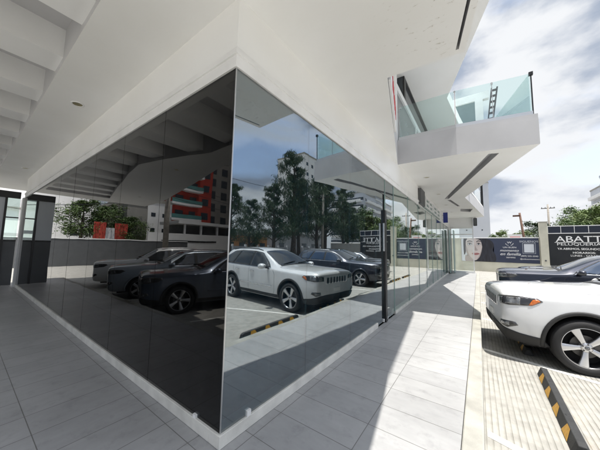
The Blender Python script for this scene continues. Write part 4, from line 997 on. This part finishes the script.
T_FINE = [tree_meshes(11, 13, 2.9, .22, 9000, .42, 'fine'), tree_meshes(12, 13, 3.3, .2, 9000, .42, 'fine')]
T_BROAD = [tree_meshes(21, 8, 3.0, .30, 7000, .30, 'broad'), tree_meshes(22, 8, 3.4, .34, 7000, .30, 'broad')]
def tree(name, xy, h, proto, leafm, label, group, rz=0., z0=ZR, base=13.):
    o = empty(name, (xy[0], xy[1], z0), label, 'tree', group, rz); k = h / base; o.scale = (k, k, k)
    for nm, d in (('trunk', proto[0]), ('crown', proto[1])):
        c = bpy.data.objects.new(nm, d); COL.objects.link(c); c.parent = o
        if nm == 'crown': c.material_slots[0].link = 'OBJECT'; c.material_slots[0].material = M[leafm]
    return o
tg = 'street trees mirrored in the glass front'
for i, (x, y, h, k, lb) in enumerate([
    (19.2, 15.2, 8.6, 0, 'dark feathery tree mirrored next to the glass corner'),
    (20.0, 18.6, 7.5, 1, 'low dark feathery tree mirrored between the corner and the tall one'),
    (18.5, 21.0, 9.6, 0, 'mid height dark feathery tree mirrored above the white SUV roof'),
    (18.0, 24.4, 14.6, 1, 'tallest dark feathery tree mirrored in the middle of the front glass'),
    (19.5, 27.6, 12.0, 0, 'dark feathery tree mirrored just right of the tallest one'),
    (18.6, 31.2, 13.2, 1, 'dark feathery tree mirrored behind the concrete pole'),
    (19.5, 35.5, 14.6, 0, 'tall dark feathery tree mirrored under the balcony reflection'),
    (18.6, 40.5, 13.2, 1, 'dark feathery tree mirrored left of the pale apartment block'),
    (20.5, 47.0, 12.0, 0, 'feathery tree mirrored in front of the pale apartment block')]):
    tree('casuarina_tree', (x, y), h, T_FINE[k], 'leafdark', lb, tg, i * 1.3)
for i, (x, y, h, k, lf, lb) in enumerate([
    (15.6, 47, 8.6, 0, 'leaflight', 'bright green spreading tree behind the right end of the black sign board'),
    (12.3, 46, 5.9, 1, 'leafmid', 'green tree behind the left half of the black sign board'),
    (18.8, 50, 10.2, 1, 'leafmid', 'tall green tree at the right edge below the pale tower'),
    (9.6, 52, 6.6, 0, 'leafdark', 'dark thin tree behind the pale pillar'),
    (6.6, 46, 4.6, 1, 'leaflight', 'small bush like tree between the leaning pole and the pillar'),
    (4.2, 44, 4.7, 0, 'leaflight', 'small yellow green tree left of the leaning pole, above the banner'),
    (17.5, 62, 9.5, 0, 'leaflight', 'light green tree mirrored near the black sign board'),
    (19.5, 75, 11.0, 1, 'leafmid', 'green tree mirrored under the pale apartment block')]):
    tree('leafy_tree', (x, y), h, T_BROAD[k], lf, lb, 'leafy trees behind the end wall', i * 1.1, base=8.)
for i, (x, y, h, k, lb) in enumerate([(-40, -8.0, 7.6, 0, 'bushy green tree mirrored above the red gate, left one'), (-41, -11.0, 7.2, 1, 'bushy green tree mirrored above the red gate, middle one'), (-39.5, -13.2, 6.0, 0, 'bushy green tree mirrored beside the grey wall block, lowest of the three')]):
    tree('leafy_tree', (x, y), h, T_BROAD[k], 'leafmid', lb, 'trees mirrored in the side glass', i * 2., base=8.)

# ------------------------------------------------------------------ poles and wires
def pole(name, p, h, r, m, label, cat='utility pole', lean=(0, 0), arms=True):
    o = empty(name, p, label, cat); x, y, z = p
    b = MB(); b.tube([(x, y, z), (x + lean[0], y + lean[1], z + h)], [r, r * .65], 12); b.build('shaft', m, o, smooth=True)
    if arms:
        b = MB(); b.box(x + lean[0] - .9, x + lean[0] + .9, y + lean[1] - .06, y + lean[1] + .06, z + h - .75, z + h - .63); b.build('cross_arm', 'bark', o)
        b = MB()
        for dx in (-.8, -.35, .35, .8): b.tube([(x + lean[0] + dx, y + lean[1], z + h - .63), (x + lean[0] + dx, y + lean[1], z + h - .45)], [.05, .035], 8)
        b.build('insulator', 'dkgrey', o)
    return o
pole('utility_pole', (-20, -9.05, ZR), 8.6, .22, 'concpole', 'concrete utility pole with wires mirrored in the side glass')
pole('utility_pole', (17.3, 30.9, ZR), 10.2, .24, 'concpole', 'pale concrete utility pole mirrored among the dark trees')
pole('utility_pole', (12.0, 60, ZR), 10.4, .2, 'concpole', 'distant utility pole with cross arms above the pale pillar')
o = pole('lamp_post', (5.75, 32.5, ZR), 5.9, .13, 'rust', 'leaning rusty lamp post rising behind the navy banner', 'lamp post', (-.5, 0), False)
b = MB(); b.prism([(5.27, 32.35), (5.27, 32.65), (4.7, 32.6), (4.7, 32.4)], 5.15, 5.3); b.build('lamp_head', 'rust', o)
o = empty('roadside_sign', (4.95, 34, 2.2), 'small pale sign with red lettering peeping over the navy banner', 'sign')
b = MB(); b.box(4.3, 5.55, 33.98, 34.02, 2.55, 3.4); b.build('panel', 'white', o); b = MB(); b.box(4.5, 5.35, 33.965, 33.979, 3.0, 3.12); b.build('red_stripe', 'red', o)
b = MB(); b.box(4.88, 4.96, 34.03, 34.1, ZR, 3.3); b.build('post', 'dkgrey', o)
def wire(p, q, sag, label):
    n = 16; p = Vector(p); q = Vector(q); b = MB()
    b.tube([p.lerp(q, i / n) - Vector((0, 0, sag * 4 * (i / n) * (1 - i / n))) for i in range(n + 1)], .022, 5)
    tag(b.build('overhead_wire', 'black', smooth=True), label, 'wire', 'overhead wires strung from the utility pole')
for i, (dz, lb) in enumerate([(0, 'topmost black wire running from the mirrored utility pole to the red building'), (-.55, 'second black wire down from the mirrored utility pole'), (-1.5, 'low thick black wire from the mirrored utility pole')]):
    wire((-20.3 + .2 * i, -9.05, 7.2 + dz), (-27, -34, 8.0 + dz), .5, lb)
wire((-20, -9, 5.4), (-31, 6, 4.2), .5, 'sagging wire from the mirrored utility pole towards the grey block')
wire((17.3, 30.9, 8.8), (17.3, -30, 8.6), .9, 'wire mirrored across the grey clouds beside the glass corner')

# ------------------------------------------------------------------ buildings around
def win_mesh(w_, h_, d=.12):
    b = MB(); b.box(-w_ / 2, w_ / 2, -d, .02, -h_ / 2, h_ / 2); o = b.build('window', 'window'); m = o.data; bpy.data.objects.remove(o); return m
def block(name, label, x0, x1, y0, y1, h, wallm, face, nwin, nfl, wsz, balc=None, z0=ZR, roofm='kerb', group=None, f0=1.7, fh=None):
    """box building; face: '-x','+x','-y','+y' carries windows and balconies"""
    o = empty(name, ((x0 + x1) / 2, (y0 + y1) / 2, z0), label, 'building', group)
    b = MB(); b.box(x0, x1, y0, y1, z0, z0 + h); b.build('wall', wallm, o)
    b = MB(); b.box(x0 - .15, x1 + .15, y0 - .15, y1 + .15, z0 + h + .002, z0 + h + .5); b.build('parapet', roofm, o)
    wm = win_mesh(*wsz); fh = fh or (h - 1.2) / nfl; cx_, cy_ = (x0 + x1) / 2, (y0 + y1) / 2
    faces = face if isinstance(face, (list, tuple)) else [face]
    for fc in faces:
        ax = fc[1]; sg = 1 if fc[0] == '+' else -1
        a0, a1 = (y0, y1) if ax == 'x' else (x0, x1); st = (a1 - a0) / nwin
        for fl in range(nfl):
            z = z0 + f0 + fl * fh
            for k in range(nwin):
                a = a0 + (k + .5) * st
                q = bpy.data.objects.new('window', wm); COL.objects.link(q); q.parent = o
                if ax == 'x': q.location = ((x1 if sg > 0 else x0) - cx_, a - cy_, z - z0); q.rotation_euler = (0, 0, R(-90) if sg > 0 else R(90))
                else: q.location = (a - cx_, (y1 if sg > 0 else y0) - cy_, z - z0); q.rotation_euler = (0, 0, 0 if sg > 0 else PI)
                if sg < 0 and ax == 'y': q.rotation_euler = (0, 0, PI)
            if balc:
                dep, slabm, railm, a0b, a1b = balc; zz = z - 1.25
                for nm, zA, zB, m_, dd in (('balcony_slab', zz - .2, zz + .22, slabm, dep), ('balcony_rail', zz + .222, zz + 1.0, railm, dep)):
                    b = MB(); A0, A1 = a0 + (a1 - a0) * a0b, a0 + (a1 - a0) * a1b
                    if nm == 'balcony_slab':
                        if ax == 'x': X = x1 if sg > 0 else x0; b.box(min(X, X + sg * dd), max(X, X + sg * dd), A0, A1, zA, zB)
                        else: Y = y1 if sg > 0 else y0; b.box(A0, A1, min(Y, Y + sg * dd), max(Y, Y + sg * dd), zA, zB)
                    else:
                        if ax == 'x': X = (x1 if sg > 0 else x0) + sg * dep; b.box(X - .06, X + .0, A0, A1, zA, zB)
                        else: Y = (y1 if sg > 0 else y0) + sg * dep; b.box(A0, A1, Y - .06, Y, zA, zB)
                    b.build(nm, m_, o)
    return o
# seen mirrored in the side glass, towards -X
block('apartment_block', 'tall red apartment block with white balcony slabs mirrored in the side glass', -60, -47, -31.6, -22.5, 26, 'redwall', '+x', 3, 8, (1.6, 1.5), (1.5, 'white', 'balglass', .34, 1.06), f0=2.0)
block('white_house', 'plain white building with few small windows mirrored left of the red block', -58, -46, -22.2, -15.8, 9.6, 'white', '+x', 3, 3, (.8, .7), None)
block('grey_block', 'blank grey rendered block mirrored behind the wires', -52, -40, -15.6, -12.8, 8.0, 'greyblock', '+x', 1, 1, (.1, .1), None)
block('office_tower', 'grey tower with dark window bands mirrored at the right edge of the side glass', -64, -50, -45, -32.2, 26, 'greyblock', '+x', 4, 8, (1.7, 1.9), None)
block('tall_white_building', 'large bright white building mirrored at the far end of the side glass', -75, -56, -13.5, 8, 22, 'white', '+x', 4, 4, (1.4, .5), (.5, 'fascia', 'fascia', .55, .95), f0=3.5)
o = empty('low_porch', (-36, -25, ZR), 'low white flat roofed shop with dark openings mirrored behind the cars', 'building')
b = MB(); b.box(-42, -36.2, -33, -18.5, 4.9, 5.4); b.build('roof', 'white', o, bevel=.03)
b = MB(); b.box(-42, -37.5, -32, -18.6, ZR, 3.1); b.build('wall', 'white', o)
b = MB()
for y in range(-32, -18, 3): b.box(-36.7, -36.4, y, y + .3, ZR, 4.9)
b.build('column', 'white', o)
b = MB(); b.box(-41.5, -38.5, -31.5, -19.5, 3.102, 4.88); b.build('clerestory', 'dkgrey', o)
o = empty('front_wall', (-34, -20, ZR), 'long white garden wall with a dark slot mirrored behind the cars', 'wall')
b = MB(); b.box(-34.3, -34, -33, -13.4, ZR, 3.2); b.build('wall', 'white', o); b = MB(); b.box(-33.99, -33.95, -24, -15.2, 1.95, 2.2); b.build('slot', 'black', o)
o = empty('red_gate', (-38, -10, ZR), 'red double gate with a pale door between, mirrored below the bushy trees', 'gate')
b = MB(); b.box(-38, -37.9, -10.0, -8.7, ZR, 4.3); b.box(-38, -37.9, -12.3, -11.0, ZR, 4.3); b.build('gate_leaf', 'redwall', o); b = MB(); b.box(-38, -37.92, -10.98, -10.02, ZR, 3.6); b.build('door', 'fascia', o)
o = empty('perimeter_wall', (-26, -8, ZR), 'long low dark grey perimeter wall mirrored behind the parked cars', 'wall')
b = MB(); b.box(-26.3, -26, -14.5, 12, ZR, 1.88); b.build('wall', 'dkgrey', o); b = MB(); b.box(-26.34, -25.96, -14.5, 12, 1.882, 1.96); b.build('coping', 'white', o)
# seen mirrored in the front glass, towards +X
block('apartment_block', 'pale apartment block with rows of balconies mirrored above the black sign board', 40, 56, 104, 150, 27, 'towergrey', ['-x', '-y'], 6, 8, (2.6, 1.3), (1.4, 'white', 'white', .05, .95))
block('apartment_block', 'white tower mirrored behind the tallest dark tree', 46, 58, 66, 80, 34, 'white', '-x', 4, 9, (1.1, 1.2), None)
block('orange_house', 'low orange house mirrored between the tree trunks above the white SUV', 29, 37, 22, 31, 3.6, 'orangewall', '-x', 4, 1, (1.2, 1.2), None, f0=1.9)
block('grey_house', 'low grey house mirrored beside the orange one', 29, 38, 33, 52, 4.2, 'fascia', '-x', 5, 1, (1.6, 1.4), None, f0=2)
o = empty('street_fence', (27.5, 20, ZR), 'pale grey street fence with posts mirrored behind the tree trunks', 'fence')
b = MB(); b.box(27.3, 27.4, 2, 60, ZR, 1.5); b.build('panel', 'fascia', o); b = MB()
for k in range(24): b.box(27.2, 27.5, 2 + k * 2.5, 2.25 + k * 2.5, ZR, 1.8)
b.build('post', 'white', o)
# directly visible far buildings
block('curved_tower', 'distant pale tower with stacked balconies above the trees at the right edge', 41.5, 60, 120, 138, 33, 'towergrey', ['-y', '-x'], 4, 10, (2.6, 1.6), (2.0, 'white', 'towergrey', -.05, 1.0), f0=2.4)
block('slab_tower', 'very distant pale slab tower behind the end of the white building', -6, 6.6, 148, 160, 35, 'towergrey', '-y', 2, 3, (.6, .6), None, f0=12)
